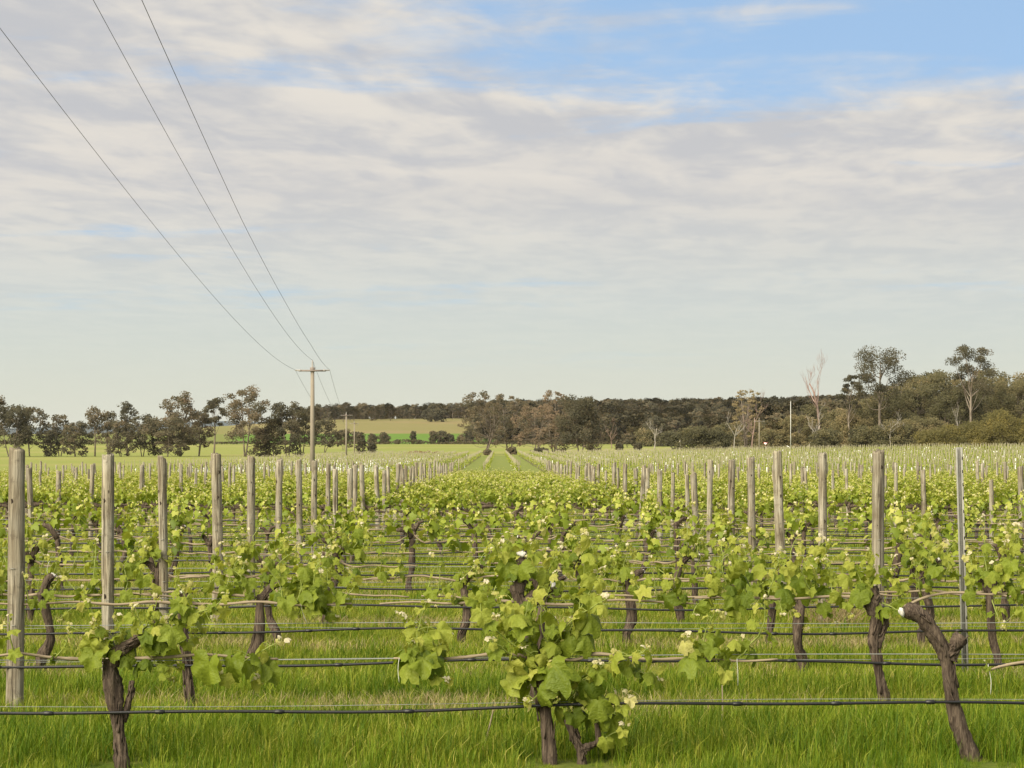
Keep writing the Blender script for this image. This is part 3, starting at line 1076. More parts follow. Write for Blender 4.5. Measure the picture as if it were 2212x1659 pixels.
vine_from(1, 1912,
          [([(1916, 1560), (1908, 1500), (1896, 1440), (1886, 1385), (1892, 1335), (1872, 1295)], .036, .036), ([(1882, 1320), (1890, 1290), (1884, 1268)], .040, .040), ([(1896, 1400), (1910, 1360), (1915, 1330)], .02, .018)],
          [[(1870, 1292), (1800, 1288), (1700, 1294), (1600, 1290), (1500, 1292)], [(1950, 1312), (2000, 1290), (2060, 1280), (2140, 1284), (2230, 1278), (2320, 1284)]],
          [(1870, 1292, 1830, 1200, 8, .13), (1884, 1270, 1880, 1190, 7, .12), (1880, 1280, 1930, 1200, 8, .13), (1900, 1300, 1960, 1330, 6, .13), (1800, 1290, 1780, 1210, 8, .14), (1760, 1290, 1720, 1200, 8, .14),
           (1660, 1290, 1690, 1190, 9, .15), (1620, 1290, 1600, 1180, 9, .15), (1580, 1290, 1560, 1170, 9, .14), (1640, 1290, 1650, 1240, 7, .15), (1600, 1292, 1560, 1330, 5, .15), (1560, 1292, 1530, 1230, 8, .14),
           (1680, 1292, 1690, 1330, 4, .13), (1530, 1292, 1500, 1330, 4, .13), (1990, 1290, 1975, 1210, 6, .11), (2100, 1284, 2090, 1200, 7, .12), (2150, 1284, 2170, 1170, 9, .14), (2190, 1284, 2200, 1140, 9, .15),
           (2180, 1284, 2150, 1220, 8, .14), (2210, 1284, 2190, 1300, 5, .13), (1820, 1290, 1840, 1330, 4, .12), (2240, 1284, 2260, 1180, 8, .14)],
          [(1862, 1290, .018, (-.7, -.6, .3))],
          'tall crooked grapevine trunk at right in the second row, left of the steel post')

# third to seventh rows: trunks where the photograph shows them, the rest at the same spacing
known = {2: [100, 540, 1160, 1730, 2160], 3: [340, 592, 1000, 1360, 1655, 2000], 4: [60, 700, 1240, 1470, 1990, 2180]}
ROWX = {}
for r in range(2, NROW):
    d = row_d[r]
    if r in known:
        xs = [X(p, d) for p in known[r]]
        xs = [min(xs) - 2.1] + xs + [max(xs) + 2.1]
    else:
        x0 = prng.uniform(0, 2.1)
        xs = [x0 + 2.1 * k + prng.normal(0, .12) for k in range(-14, 15)]
    ROWX[r] = sorted(x for x in xs if -.232 * d - 1.2 < x < .246 * d + 1.2)
PROTO = []
for k in range(9):
    q = np.random.default_rng(300 + k)
    PROTO.append((random_vine(q, .60, 1.05, 8 + k % 4, (.26, .56), .12), q))
proto_roots = []
for r in range(2, NROW):
    d = row_d[r]
    vis = [x for x in ROWX[r] if -.2277 * d < x < .24 * d]
    for x in ROWX[r]:
        y = row_y(r, x)
        if x in vis:
            k = vis.index(x)
            lab = f'grapevine in the {row_name(r)}, ' + ('leftmost in view' if k == 0 else 'rightmost in view' if k == len(vis) - 1 else f'{ORD[k]} from the left')
        else:
            lab = f'grapevine in the {row_name(r)}, just outside the ' + ('left edge' if x < 0 else 'right edge')
        loc = (x, y, gz(x, y))
        if r <= 4:
            q = np.random.default_rng(1000 + r * 40 + ROWX[r].index(x))
            sp = random_vine(q, .60, 1.05, 9, (.28, .62), .115)
            build_vine(q, sp, loc, lab, True, sides=10, strips=4)
        else:
            if len(proto_roots) < len(PROTO):
                sp, q = PROTO[len(proto_roots)]
                o = build_vine(q, sp, loc, lab, False, sides=8, strips=2)
                proto_roots.append(o)
            else:
                o = copy_tree(proto_roots[int(prng.integers(0, len(proto_roots)))])
                o.location = loc
                o['label'] = lab
            o.rotation_euler = (0, 0, math.pi * int(prng.integers(0, 2)) + prng.normal(0, .04))
            s = prng.uniform(.95, 1.12)
            o.scale = (1, 1, s)

# ------------------------------------------------------------------ dense block: vines on permanent dark cordons
dense_roots = []
NV_IND = 225


def dense_spec(q):
    sp = random_vine(q, .66, 1.1, 10, (.2, .4), .12)
    cord = []
    for sgn in (-1, 1):
        xs = np.linspace(0, 1.12, 9)
        cord.append((smooth_path(np.stack([sgn * xs, q.normal(0, .02, 9), .66 + q.normal(0, .02, 9)], -1), 16), .036, .026))
    sp['trunks'] = sp['trunks'][:1] + cord
    sp['canes'] = []
    sh = []
    for k in range(34):
        x = q.uniform(-1.12, 1.12)
        p0 = np.array([x, q.normal(0, .04), .74])
        L = q.uniform(.22, .46)
        sh.append((p0, p0 + np.array([q.normal(0, .22), q.normal(0, .35), q.uniform(.5, 1.0)]) * L, int(q.integers(5, 8)), .12 * q.uniform(.8, 1.15), q.uniform(0, .2)))
    sp['shoots'] = sh
    return sp


spots = []
for k_, d in enumerate(dense_d):
    x0 = prng.uniform(0, 2.2)
    for k in range(-20, 21):
        x = x0 + 2.2 * k
        if -.24 * d - 1.0 < x < .252 * d + 1.0:
            spots.append((x, d))
DL = 'leafy grapevine on a dark cordon in the dense block'
DPROTO = []
for k in range(7):
    q = np.random.default_rng(500 + k)
    DPROTO.append(dense_spec(q))
n_ind = 0
rest = []
for (x, d) in spots:
    if n_ind < NV_IND:
        loc = (x, d, gz(x, d))
        rk = dense_d.index(d)
        inv_ = sorted(v[0] for v in spots if v[1] == d and -.2277 * d < v[0] < .24 * d)
        lab = DL
        if rk < 2 and x in inv_ and inv_.index(x) < len(ORD):
            lab = f'leafy grapevine on a dark cordon, {ORD[rk]} row of the dense block, {ORD[inv_.index(x)]} from the left'
        elif rk >= 2:
            lab = DL + (', left of the lane' if x < 0 else ', right of the lane')
        if len(dense_roots) < len(DPROTO):
            q = np.random.default_rng(900 + len(dense_roots))
            o = build_vine(q, DPROTO[len(dense_roots)], loc, lab, False, 'vines of the dense middle block', sides=7, strips=0)
            dense_roots.append(o)
        else:
            o = copy_tree(dense_roots[int(prng.integers(0, len(dense_roots)))])
            o.location = loc
            o['label'] = lab
        o.rotation_euler = (0, 0, math.pi * int(prng.integers(0, 2)) + prng.normal(0, .03))
        o.scale = (1, 1, prng.uniform(.9, 1.12))
        n_ind += 1
    else:
        rest.append((x, d))


# instancing of masses nobody could count, by geometry nodes on a cloud of points
def instance_cloud(name, protos, pts, rots, scales, idx, label=None, cat=None):
    coll = bpy.data.collections.new(name + '_source')
    for k, me in enumerate(protos):
        coll.objects.link(bpy.data.objects.new('%s_%02d' % (name, k), me))
    me = bpy.data.meshes.new(name)
    n = len(pts)
    me.vertices.add(n)
    me.vertices.foreach_set('co', np.asarray(pts, np.float32).ravel())
    a = me.attributes.new('rot', 'FLOAT_VECTOR', 'POINT')
    a.data.foreach_set('vector', np.asarray(rots, np.float32).ravel())
    a = me.attributes.new('scl', 'FLOAT_VECTOR', 'POINT')
    a.data.foreach_set('vector', np.asarray(scales, np.float32).ravel())
    a = me.attributes.new('idx', 'INT', 'POINT')
    a.data.foreach_set('value', np.asarray(idx, np.int32))
    o = link(name, me)
    ng = bpy.data.node_groups.new(name, 'GeometryNodeTree')
    ng.interface.new_socket('Geometry', in_out='INPUT', socket_type='NodeSocketGeometry')
    ng.interface.new_socket('Geometry', in_out='OUTPUT', socket_type='NodeSocketGeometry')
    nd = ng.nodes
    gi, go = nd.new('NodeGroupInput'), nd.new('NodeGroupOutput')
    ci = nd.new('GeometryNodeCollectionInfo')
    ci.inputs[0].default_value = coll
    ci.inputs[1].default_value = True
    ci.inputs[2].default_value = True
    iop = nd.new('GeometryNodeInstanceOnPoints')
    iop.inputs['Pick Instance'].default_value = True

    def named(nm, typ):
        q = nd.new('GeometryNodeInputNamedAttribute')
        q.data_type = typ
        q.inputs[0].default_value = nm
        return [s for s in q.outputs if s.enabled and s.name == 'Attribute'][0]
    lk = ng.links.new
    lk(gi.outputs[0], iop.inputs['Points'])
    lk(ci.outputs[0], iop.inputs['Instance'])
    lk(named('idx', 'INT'), iop.inputs['Instance Index'])
    e2r = nd.new('FunctionNodeEulerToRotation')
    lk(named('rot', 'FLOAT_VECTOR'), e2r.inputs[0])
    lk(e2r.outputs[0], iop.inputs['Rotation'])
    lk(named('scl', 'FLOAT_VECTOR'), iop.inputs['Scale'])
    lk(iop.outputs[0], go.inputs[0])
    md = o.modifiers.new('instances', 'NODES')
    md.node_group = ng
    tag(o, label, cat, kind='stuff')
    return o


dproto_mesh = []
for k in range(7):
    q = np.random.default_rng(900 + k)
    gm = Geo()
    sp = DPROTO[k]
    tg = trunk_geo(q, sp['trunks'], 6, 0)
    fg = foliage_geo(q, sp['shoots'])
    for v_, t_ in zip(tg.V, tg.T):
        pass
    for src, mi in ((tg, 1), (fg, 0)):
        base = gm.nv
        Vv = np.concatenate(src.V)
        gm.add(Vv, [f for f in src.F], mi, np.concatenate(src.T))
    dproto_mesh.append(gm.mesh('vine_rows', [M_LEAF, M_BARK], tint=True))
ra = np.array(rest)
n = len(ra)
instance_cloud('vine_rows', dproto_mesh, np.column_stack([ra, ground(ra[:, 0], ra[:, 1])]), np.column_stack([np.zeros((n, 2)), prng.integers(0, 2, n) * math.pi]),
               np.column_stack([np.ones((n, 2)), prng.uniform(.9, 1.12, n)]), prng.integers(0, 7, n), 'mass of leafy vine rows filling the back of the dense block', 'vines')

# ------------------------------------------------------------------ young vineyard: stakes, guards and sprigs in rows that run away from the camera
yrng = np.random.default_rng(8)
stakes, guards, sprigs = [], [], []
for k in range(-11, 46):
    x = -1.3 + 3.1 * k
    for y in np.arange(197 + yrng.uniform(0, 1.5), 548, 2.3):
        if x > .26 * y + 3:
            continue
        xx = x + yrng.normal(0, .05)
        yy = y + yrng.normal(0, .1)
        stakes.append((xx, yy))
        pg = .07 + (.85 if k in (-4, -5, -6) and y < 420 else 0) + (.40 if k in (-7, -8, -9, -10) and y < 420 else 0) + (.16 if k > 3 and (math.sin(k * 2.1 + y * .02) > .35) else 0) - (.05 if abs(k) < 3 else 0)
        if yrng.random() < pg:
            guards.append((xx + yrng.normal(0, .06), yy + .5))
        sprigs.append((xx, yy))
stakes = np.array(stakes)
order = np.argsort(stakes[:, 1])
stakes = stakes[order]
_g = Geo()
V, Fs = tube([[0, 0, -.2], [0, 0, .7], [0, 0, 1.36], [0, 0, 1.4]], [.034, .033, .031, .024], 6)
_g.add(V, Fs)
STAKE = _g.mesh('vine_stake', M_STAKE)
for (x, y) in stakes[:300]:
    o = link('vine_stake', STAKE, None, (x, y, gz(x, y)))
    o.rotation_euler = (yrng.normal(0, .02), yrng.normal(0, .025), yrng.uniform(0, 6))
    o.scale = (1, 1, yrng.uniform(.88, 1.1))
    side = 'left of the grass lane' if x < 0 else 'right of the grass lane'
    tag(o, f'thin pale stake at the near end of the young vineyard, {side}', 'stake', f'near stakes of the young vineyard {side}')
sr = stakes[300:]
n = len(sr)
gs = Geo()
BV, BF = boxgeo((0, 0, .6), (.058, .058, 1.6))
Ms = np.repeat(np.eye(3)[None], n, 0)
Ms[:, 2, 2] = yrng.uniform(.86, 1.1, n)
Ms[:, 0, 2] = yrng.normal(0, .025, n)
V, Fq = scatter(BV, BF, Ms, np.column_stack([sr, ground(sr[:, 0], sr[:, 1])]))
gs.add(V, Fq)
tag(link('vine_stakes', gs.mesh('vine_stakes', M_STAKE)), 'rows of thin pale stakes filling the far young vineyard', 'stakes', kind='stuff')
ga = np.array(guards)
ga = ga[np.argsort(ga[:, 1])]
_g = Geo()
V, Fs = tube([[0, 0, 0], [0, 0, .3], [0, 0, .62]], [.075, .07, .068], 8, False)
_g.add(V, Fs)
GUARD = _g.mesh('vine_guard', M_WHITE)
for (x, y) in ga[:280]:
    o = link('vine_guard', GUARD, None, (x, y, gz(x, y)))
    o.rotation_euler = (yrng.normal(0, .04), yrng.normal(0, .06), 0)
    o.scale = (1, 1, yrng.uniform(.8, 1.2))
    side = 'left of the grass lane' if x < 0 else 'right of the grass lane'
    tag(o, f'white plastic tube guarding a young vine, {side}', 'vine guard', f'white vine guards {side}')
gr_ = ga[280:]
if len(gr_):
    gs = Geo()
    BV, BF = boxgeo((0, 0, .31), (.13, .13, .62))
    V, Fq = scatter(BV, BF, np.repeat(np.eye(3)[None], len(gr_), 0), np.column_stack([gr_, ground(gr_[:, 0], gr_[:, 1])]))
    gs.add(V, Fq)
    tag(link('vine_guards', gs.mesh('vine_guards', M_WHITE)), 'white vine guard tubes dotted along the far young rows', 'vine guards', kind='stuff')
sa = np.array(sprigs)
nl = 17
n = len(sa) * nl
base = np.repeat(sa, nl, 0)
off = np.stack([yrng.normal(0, .13, n), yrng.uniform(-.95, .95, n), np.abs(yrng.normal(.66, .22, n))], -1)
T = np.column_stack([base, ground(base[:, 0], base[:, 1])]) + off
A = yrng.standard_normal((n, 3, 3))
A /= np.linalg.norm(A, axis=1, keepdims=True)
A *= (yrng.uniform(.10, .2, n))[:, None, None]
QV = np.array([[-.5, 0, 0], [0, -.5, .1], [.5, 0, 0], [0, .5, .1]])
QF = np.array([[0, 1, 2, 3]])
V, Fq = scatter(QV, QF, A, T)
gs = Geo()
gs.add(V, Fq, 0, np.repeat(np.clip(yrng.normal(.36, .15, n), 0, 1), 4))
tag(link('young_vine_leaves', gs.mesh('young_vine_leaves', M_LEAF, tint=True)), 'thin line of fresh green leaves along the young vineyard rows', 'vine leaves', kind='stuff')

# ------------------------------------------------------------------ grass of the front rows
grng = np.random.default_rng(42)


def clump(q, n, hmin, hmax, spread, width, mat, tint0, lean=.35):
    gc = Geo()
    for _ in range(n):
        a = q.uniform(0, 6.28)
        r = spread * math.sqrt(q.random())
        b = np.array([r * math.cos(a), r * math.sin(a), -.01])
        h = q.uniform(hmin, hmax)
        dirn = q.uniform(0, 6.28)
        ld = np.array([math.cos(dirn), math.sin(dirn), 0]) * h * abs(q.normal(0, lean))
        w = np.array([-math.sin(dirn + q.normal(0, .6)), math.cos(dirn), 0]) * width * q.uniform(.6, 1.2)
        m = b + ld * .35 + np.array([0, 0, h * .55])
        tp = b + ld + np.array([0, 0, h * q.uniform(.8, 1.0)])
        V = np.array([b - w, b + w, m + w * .8, m - w * .8, tp])
        ti = np.clip(tint0 + q.normal(0, .22), 0, 1)
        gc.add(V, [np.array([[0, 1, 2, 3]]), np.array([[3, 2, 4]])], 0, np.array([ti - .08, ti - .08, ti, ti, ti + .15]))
    return gc.mesh('grass', mat, tint=True)


CL = []
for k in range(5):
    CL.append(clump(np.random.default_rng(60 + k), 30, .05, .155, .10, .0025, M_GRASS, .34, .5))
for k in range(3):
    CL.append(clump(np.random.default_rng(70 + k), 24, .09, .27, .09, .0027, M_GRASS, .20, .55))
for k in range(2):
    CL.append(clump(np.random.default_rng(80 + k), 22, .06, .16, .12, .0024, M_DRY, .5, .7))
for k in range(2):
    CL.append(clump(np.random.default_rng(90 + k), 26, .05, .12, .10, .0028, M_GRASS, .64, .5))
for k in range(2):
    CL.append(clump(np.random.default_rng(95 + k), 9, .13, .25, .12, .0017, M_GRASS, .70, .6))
pts, idx, scl = [], [], []


def vnoise(x, y):
    return .5 + .25 * np.sin(x * 1.3 + 2 * np.sin(y * .9)) + .25 * np.sin(y * 1.7 + 1.6 * np.sin(x * .7 + 2))


for y0 in np.arange(10.5, 70, .5):
    half = .243 * y0 + 2.2
    dens = np.interp(y0, [10, 14, 22, 40, 70], [170, 140, 90, 44, 20])
    n = int(dens * half * 2 * .5)
    x = grng.uniform(-half, half, n)
    y = y0 + grng.uniform(0, .5, n)
    ph = np.abs(((y - D1 + DR / 2) % DR) - DR / 2)        # distance from the nearest row line
    v = vnoise(x, y)
    dry = ((ph < .55) & (grng.random(n) < np.clip(1.2 * v - .35, .02, .6))) & (y > 13.6)
    lush = (~dry) & ((y < 14.2) | (ph > .55)) & (grng.random(n) < np.where(y < 16.5, .55, .12) * (.3 + v))
    ye = (~dry) & (~lush) & (grng.random(n) < np.interp(y, [13, 17, 24, 70], [.12, .3, .62, .75]))
    k = np.where(dry, grng.integers(8, 10, n), np.where(lush, grng.integers(5, 8, n), np.where(ye, grng.integers(10, 12, n), grng.integers(0, 5, n))))
    k = np.where((~dry) & (grng.random(n) < .045), grng.integers(12, 14, n), k)
    pts.append(np.column_stack([x, y, ground(x, y)]))
    idx.append(k)
    s = grng.uniform(.75, 1.2, n) * np.interp(y, [11.9, 12.4, 16, 30, 70], [.55, 1.0, .9, .8, .9])
    for xt in (264, 1184, 1262, 2114):      # thin, trodden turf at the feet of the nearest vines
        s = np.where((np.abs(x - X(xt, D1)) < .17) & (y < 12.4), s * .3, s)
    wd = np.interp(y, [12, 20, 40, 70], [1.0, 1.2, 1.7, 2.4])
    scl.append(np.column_stack([s * wd, s * wd, s]))
pts = np.concatenate(pts)
idx = np.concatenate(idx)
scl = np.concatenate(scl)
n = len(pts)
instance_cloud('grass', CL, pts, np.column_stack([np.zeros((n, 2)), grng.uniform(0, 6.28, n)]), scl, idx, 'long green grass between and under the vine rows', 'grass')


# ------------------------------------------------------------------ power poles and cables
def pole(px, y, top_py, h_above, label, arm_px=None, w=.16, name='power_pole'):
    x = X(px, y)
    z0 = gz(x, y)
    zt = CAM_H - (top_py - VY) / F * y
    H = zt - z0
    ln = (x, y)
    root = thing(name, (x, y, z0), label, 'power pole', 'power poles')
    gp = Geo()
    V, Fs = tube([[0, 0, -.5], [0, 0, H * .5], [0, 0, H - .55]], [w * 1.12, w * .98, w * .78], 12)
    gp.add(V, Fs)
    link('shaft', gp.mesh('shaft', M_CONC, smooth=True), root)
    gp = Geo()
    V, Fs = tube([[0, 0, H - .55], [0, 0, H - .5], [0, 0, H - .12], [0, 0, H]], [w * .5, w * .45, w * .3, w * .2], 8)
    gp.add(V, Fs)
    link('top_insulator', gp.mesh('top_insulator', M_CERAM), root)
    gp = Geo()
    gp.add(*boxgeo((0, -w * .95, H - .74), (1.9, .09, .12)))
    link('crossarm', gp.mesh('crossarm', M_ARM), root)
    gp = Geo()
    gp.add(*boxgeo((0, 0, H - .66), (w * 2.0, w * 2.0, .30)))
    link('bracket', gp.mesh('bracket', M_ARM), root)
    for s in (-1, 1):
        gp = Geo()
        V, Fs = tube([[s * .78, -w * .95, H - .72], [s * .86, -w * .95, H - .72], [s * .9, -w * .95, H - .72], [s * 1.18, -w * .95, H - .71], [s * 1.22, -w * .95, H - .70]], [.075, .085, .05, .045, .03], 7)
        gp.add(V, Fs)
        link('insulator', gp.mesh('insulator', M_CERAM), root)
    return x, y, z0, H


p1 = pole(675, 153.0, 778, 0, 'tall grey power pole with crossarm rising left of centre, nearest of the line')
p2 = pole(748, 420.0, 889, 0, 'middle power pole with pale crossarm, right of the tall pole', w=.17)
p3 = pole(765.5, 580.0, 909, 0, 'farthest and smallest power pole of the line, right of the middle one', w=.16)
for s, nm in ((-1, 'left'), (0, 'middle'), (1, 'right')):
    pts_ = []
    for d in np.linspace(-25, 153, 60):
        xx = -13.0 + s * 1.2 + .0607 * (153 - d)
        zt = p1[2] + p1[3] - (0 if s == 0 else .68)
        zz = 6.5 + (zt - 7.06) + .0002 * (d - 100) ** 2
        if s == 1:
            zz = zz - float(np.interp(d, [-25, 20, 45, 70, 100, 153], [.95, .76, .66, .34, .05, 0]))
        if s == 0:
            zz = zz - .25 * (153 - d) / 153
        pts_.append((xx, d, zz if d < 152.9 else zt))
    for a, b in ((p1, p2), (p2, p3)):
        za = a[2] + a[3] - (0 if s == 0 else .68)
        zb = b[2] + b[3] - (0 if s == 0 else .68)
        for f in np.linspace(.02, 1, 40):
            sag = 4 * f * (1 - f) * (2.0 if a is p1 else 1.2)
            pts_.append(((a[0] + s * 1.2) * (1 - f) + (b[0] + s * 1.2) * f, a[1] * (1 - f) + b[1] * f, za * (1 - f) + zb * f - sag))
    gp = Geo()
    pa = np.array(pts_)
    V, Fs = tube(pa, np.interp(pa[:, 1], [0, 60, 150, 580], [.0038, .005, .010, .018]), 5)
    gp.add(V, Fs)
    tag(link('power_cable', gp.mesh('power_cable', M_CABLE, smooth=True)), f'{nm} cable of the three overhead power lines crossing the upper left sky', 'cable', 'overhead power cables')


# ------------------------------------------------------------------ trees
def tree_geo(q, H, Wd, kind, leaf=.34):
    """trunk geometry and crown geometry (leaf-sized faces gathered in clumps on real limbs)"""
    gt, gc = Geo(), Geo()
    cfg = dict(gum=(.28, 30, .155, .82, 2, .44, 1.0), tall=(.55, 16, .17, .55, 2, .40, 1.0), umbrella=(.56, 15, .18, .8, 1, .34, 2.1), bush=(.05, 34, .19, .85, 3, .38, .9), sparse=(.20, 60, .085, .8, 3, .74, .62),
               spread=(.18, 32, .15, .62, 1, .4, 1.0), slim=(.36, 13, .28, .95, 1, .4, 1.1), dense=(.10, 40, .155, .85, 2, .44, 1.05))[kind]
    cb, nc, cr, flat, stems, tint0, dens = cfg
    R = Wd / 2
    tr = max(.10, H * .016)
    st = []
    for s in range(stems):
        a = q.uniform(0, 6.28)
        rr_ = R * .35 * (0 if stems == 1 else 1)
        b = np.array([math.cos(a) * tr * 1.5 * (stems > 1), math.sin(a) * tr * 1.5 * (stems > 1), -.3])
        top = np.array([math.cos(a) * rr_, math.sin(a) * rr_ * .6, H * q.uniform(.72, .86)])
        mid = (b + top) / 2 + q.normal(0, R * .09, 3) * np.array([1, 1, .2])
        p = smooth_path([b, mid, top], 12)
        st.append(p)
        V, Fs = tube(p, np.linspace(tr * (1.15 if stems == 1 else .8), tr * .22, 12), 7)
        gt.add(V, Fs)
    cs = []
    for k in range(nc):
        t = (k + q.random()) / nc
        t = t ** .8
        if kind in ('umbrella', 'tall'):
            env = math.sqrt(max(0, 1 - (max(t - .35, 0) / .72) ** 2)) * (.55 + .45 * min(1, t / .35))
        elif kind == 'bush':
            env = math.sqrt(max(0, 1 - (max(t - .2, 0) / .86) ** 2)) * (.8 + .2 * min(1, t / .2))
        else:
            env = math.sqrt(max(0, 1 - (abs(t - .42) / .63) ** 3))
        a = k * 2.39996 + q.normal(0, .35)
        rr_ = R * env * (1 - cr * .9) * math.sqrt(q.uniform(.15, 1))
        z = H * (cb + (1 - cb) * t) - cr * Wd * flat * .8
        cs.append(np.array([rr_ * math.cos(a), rr_ * math.sin(a), z]))
    Ms, Ts, Ti = [], [], []
    for c_ in cs:
        p = st[int(np.argmin([np.linalg.norm(s[6][:2] - c_[:2]) + q.normal(0, .1) for s in st]))]
        zz = p[:, 2]
        want = c_[2] * q.uniform(.45, .75)
        i0 = int(np.clip(np.searchsorted(zz, want), 2, 10))
        s0 = p[i0]
        m1 = s0 * .55 + c_ * .45 + np.array([0, 0, -.06 * R]) + q.normal(0, .05 * R, 3)
        path = smooth_path([s0, m1, c_], 7)
        V, Fs = tube(path, np.linspace(tr * .34, tr * .07, 7), 4, False)
        gt.add(V, Fs)
        cl_r = max(leaf * 1.5, cr * Wd * q.uniform(.65, 1.4))
        nleaf = int(dens * 7.0 * (cl_r / leaf) ** 2 * (.5 + .6 * flat) + 10)
        nleaf = min(nleaf, 460)
        ns = 6
        sc0 = q.standard_normal((ns, 3))
        sc0 /= np.linalg.norm(sc0, axis=1)[:, None]
        sc0[:, 2] = np.abs(sc0[:, 2]) * .8 - .15
        which = q.integers(0, ns, nleaf)
        u = q.standard_normal((nleaf, 3))
        u /= np.linalg.norm(u, axis=1)[:, None]
        r_ = cl_r * .58 * q.uniform(.2, 1.0, nleaf) ** .5
        T = c_ + (sc0[which] * cl_r * .58 * q.uniform(.85, 1.1, (nleaf, 1)) + u * r_[:, None]) * np.array([1, 1, flat])
        A = q.standard_normal((nleaf, 3, 3)) * .25
        A += np.array([[1, 0, 0], [0, .4, -.6], [0, .6, .4]])
        A /= np.linalg.norm(A, axis=1, keepdims=True)
        A *= (leaf * q.uniform(.55, 1.15, nleaf))[:, None, None]
        Ms.append(A)
        Ts.append(T)
        Ti.append(tint0 + q.normal(0, .10) + q.normal(0, .12, ns)[which] + q.normal(0, .09, nleaf))
    LV = np.array([[-.5, 0, 0], [0, -.46, .08], [.5, 0, -.05], [0, .46, .08]])
    V, Fq = scatter(LV, np.array([[0, 1, 2, 3]]), np.concatenate(Ms), np.concatenate(Ts))
    gc.add(V, Fq, 0, np.repeat(np.clip(np.concatenate(Ti), 0, 1), 4))
    return gt, gc


def dead_geo(q, H, Wd):
    gt = Geo()

    def branch(p, d, L, r, lvl):
        n = 7
        pts_ = [p]
        for i in range(n - 1):
            d = d + q.normal(0, .13, 3) + np.array([0, 0, .05 * lvl])
            d = d / np.linalg.norm(d)
            pts_.append(pts_[-1] + d * L / (n - 1))
        pts_ = np.array(pts_)
        V, Fs = tube(pts_, np.maximum(np.linspace(r, r * .35, n), .016), 6 if lvl < 2 else 4, True)
        gt.add(V, Fs)
        if lvl < (4 if H > 12 else 3):
            for k in range(q.integers(3, 5) if lvl < 3 else 3):
                i = int(q.integers(2, n))
                a = q.uniform(0, 6.28)
                nd = d * .75 + np.array([math.cos(a), math.sin(a) * .7, q.uniform(0, .45)]) * q.uniform(.5, .9)
                nd /= np.linalg.norm(nd)
                branch(pts_[i], nd, L * q.uniform(.42, .62), r * (1 - i / n * .6) * .55, lvl + 1)
    branch(np.array([0, 0, -.3]), np.array([0, 0, 1.0]), H * .62, H * .019, 0)
    V = np.concatenate(gt.V)
    zmax, wmax = V[:, 2].max(), np.abs(V[:, 0]).max()
    sc = np.array([min(1.9, max(.5, Wd / 2 / wmax)), 1, H / zmax])
    gt.V = [v * sc for v in gt.V]
    return gt


def place(px, d, top_py, w_px, kind, label, group=None, seed=None, leaf=None, leafmat=None, bark=None, name='gum_tree', cat='tree', base_py=None):
    x = X(px, d)
    z0 = gz(x, d)
    zt = CAM_H - (top_py - VY) / F * d
    H = max(1.0, zt - z0)
    Wd = w_px * d / F
    q = np.random.default_rng(seed if seed is not None else int(px * 7 + d * 13 + top_py))
    root = thing(name, (x, d, z0), label, cat, group)
    if kind == 'dead':
        link('trunk', dead_geo(q, H, Wd).mesh('trunk', bark or M_DEADBARK, smooth=True), root)
        return root
    gt, gc = tree_geo(q, H, Wd, kind, leaf or max(.26, d * .00074))
    link('trunk', gt.mesh('trunk', bark or M_GUMBARK, smooth=True), root)
    link('crown', gc.mesh('crown', leafmat or M_GUM, tint=True), root)
    return root


T_LEFT = 'trees of the left paddock'
for a in [(-14, 530, 858, 70, 'gum', 'big gum tree cut by the left edge, beyond the vineyard'),
          (22, 520, 876, 92, 'gum', 'rounded dark gum with many thin stems at the left edge'),
          (66, 530, 880, 66, 'gum', 'leafy gum reaching right over the left post, second from left edge'),
          (108, 525, 932, 38, 'bush', 'low dark round tree with a short black trunk, left paddock'),
          (130, 540, 897, 48, 'gum', 'pointed gum rising behind the low dark round tree'),
          (163, 522, 912, 56, 'dense', 'dark vase-shaped tree with branches from the ground, left paddock'),
          (205, 535, 878, 36, 'slim', 'slender single-trunk gum standing alone in the left paddock'),
          (234, 545, 888, 34, 'slim', 'small upright gum just right of the slender lone gum'),
          (262, 522, 912, 56, 'dense', 'dark multi-stemmed bushy tree left of the tall tuft gum'),
          (275, 536, 870, 36, 'slim', 'gum with a round tuft on top above bushy trees'),
          (308, 526, 897, 56, 'gum', 'leafy gum between the tuft gum and the spreading tree'),
          (362, 524, 905, 112, 'spread', 'low wide spreading dark tree with a forked trunk'),
          (388, 532, 852, 82, 'gum', 'tall broad gum with pale trunk, highest of the dense left clump'),
          (428, 540, 893, 62, 'gum', 'dark gum at the right end of the dense left clump'),
          (462, 560, 862, 48, 'umbrella', 'thin crowned gum between the dense clump and the tall pale gum'),
          (530, 524, 838, 94, 'gum', 'tall pale-trunked gum with airy rounded crown, tallest on the left'),
          (566, 530, 925, 46, 'bush', 'low dark bushy tree at the foot of the tall pale gum'),
          (592, 528, 905, 52, 'gum', 'small thin gum just left of the gum behind the pole'),
          (622, 526, 868, 84, 'dense', 'dark wide gum standing left of the tall power pole'),
          (655, 535, 878, 62, 'gum', 'dark gum directly behind the tall power pole'),
          (700, 640, 907, 60, 'gum', 'greyish loose tree just right of the tall power pole'),
          (742, 700, 930, 40, 'gum', 'rounded dark tree behind the middle power pole'),
          (779, 560, 938, 22, 'dense', 'narrow upright shrub right of the farthest power pole'),
          (803, 555, 959, 20, 'bush', 'small round bush at the back edge of the young vineyard')]:
    place(a[0], a[1], a[2] - 4, a[3] * 1.14, *a[4:], group=T_LEFT)
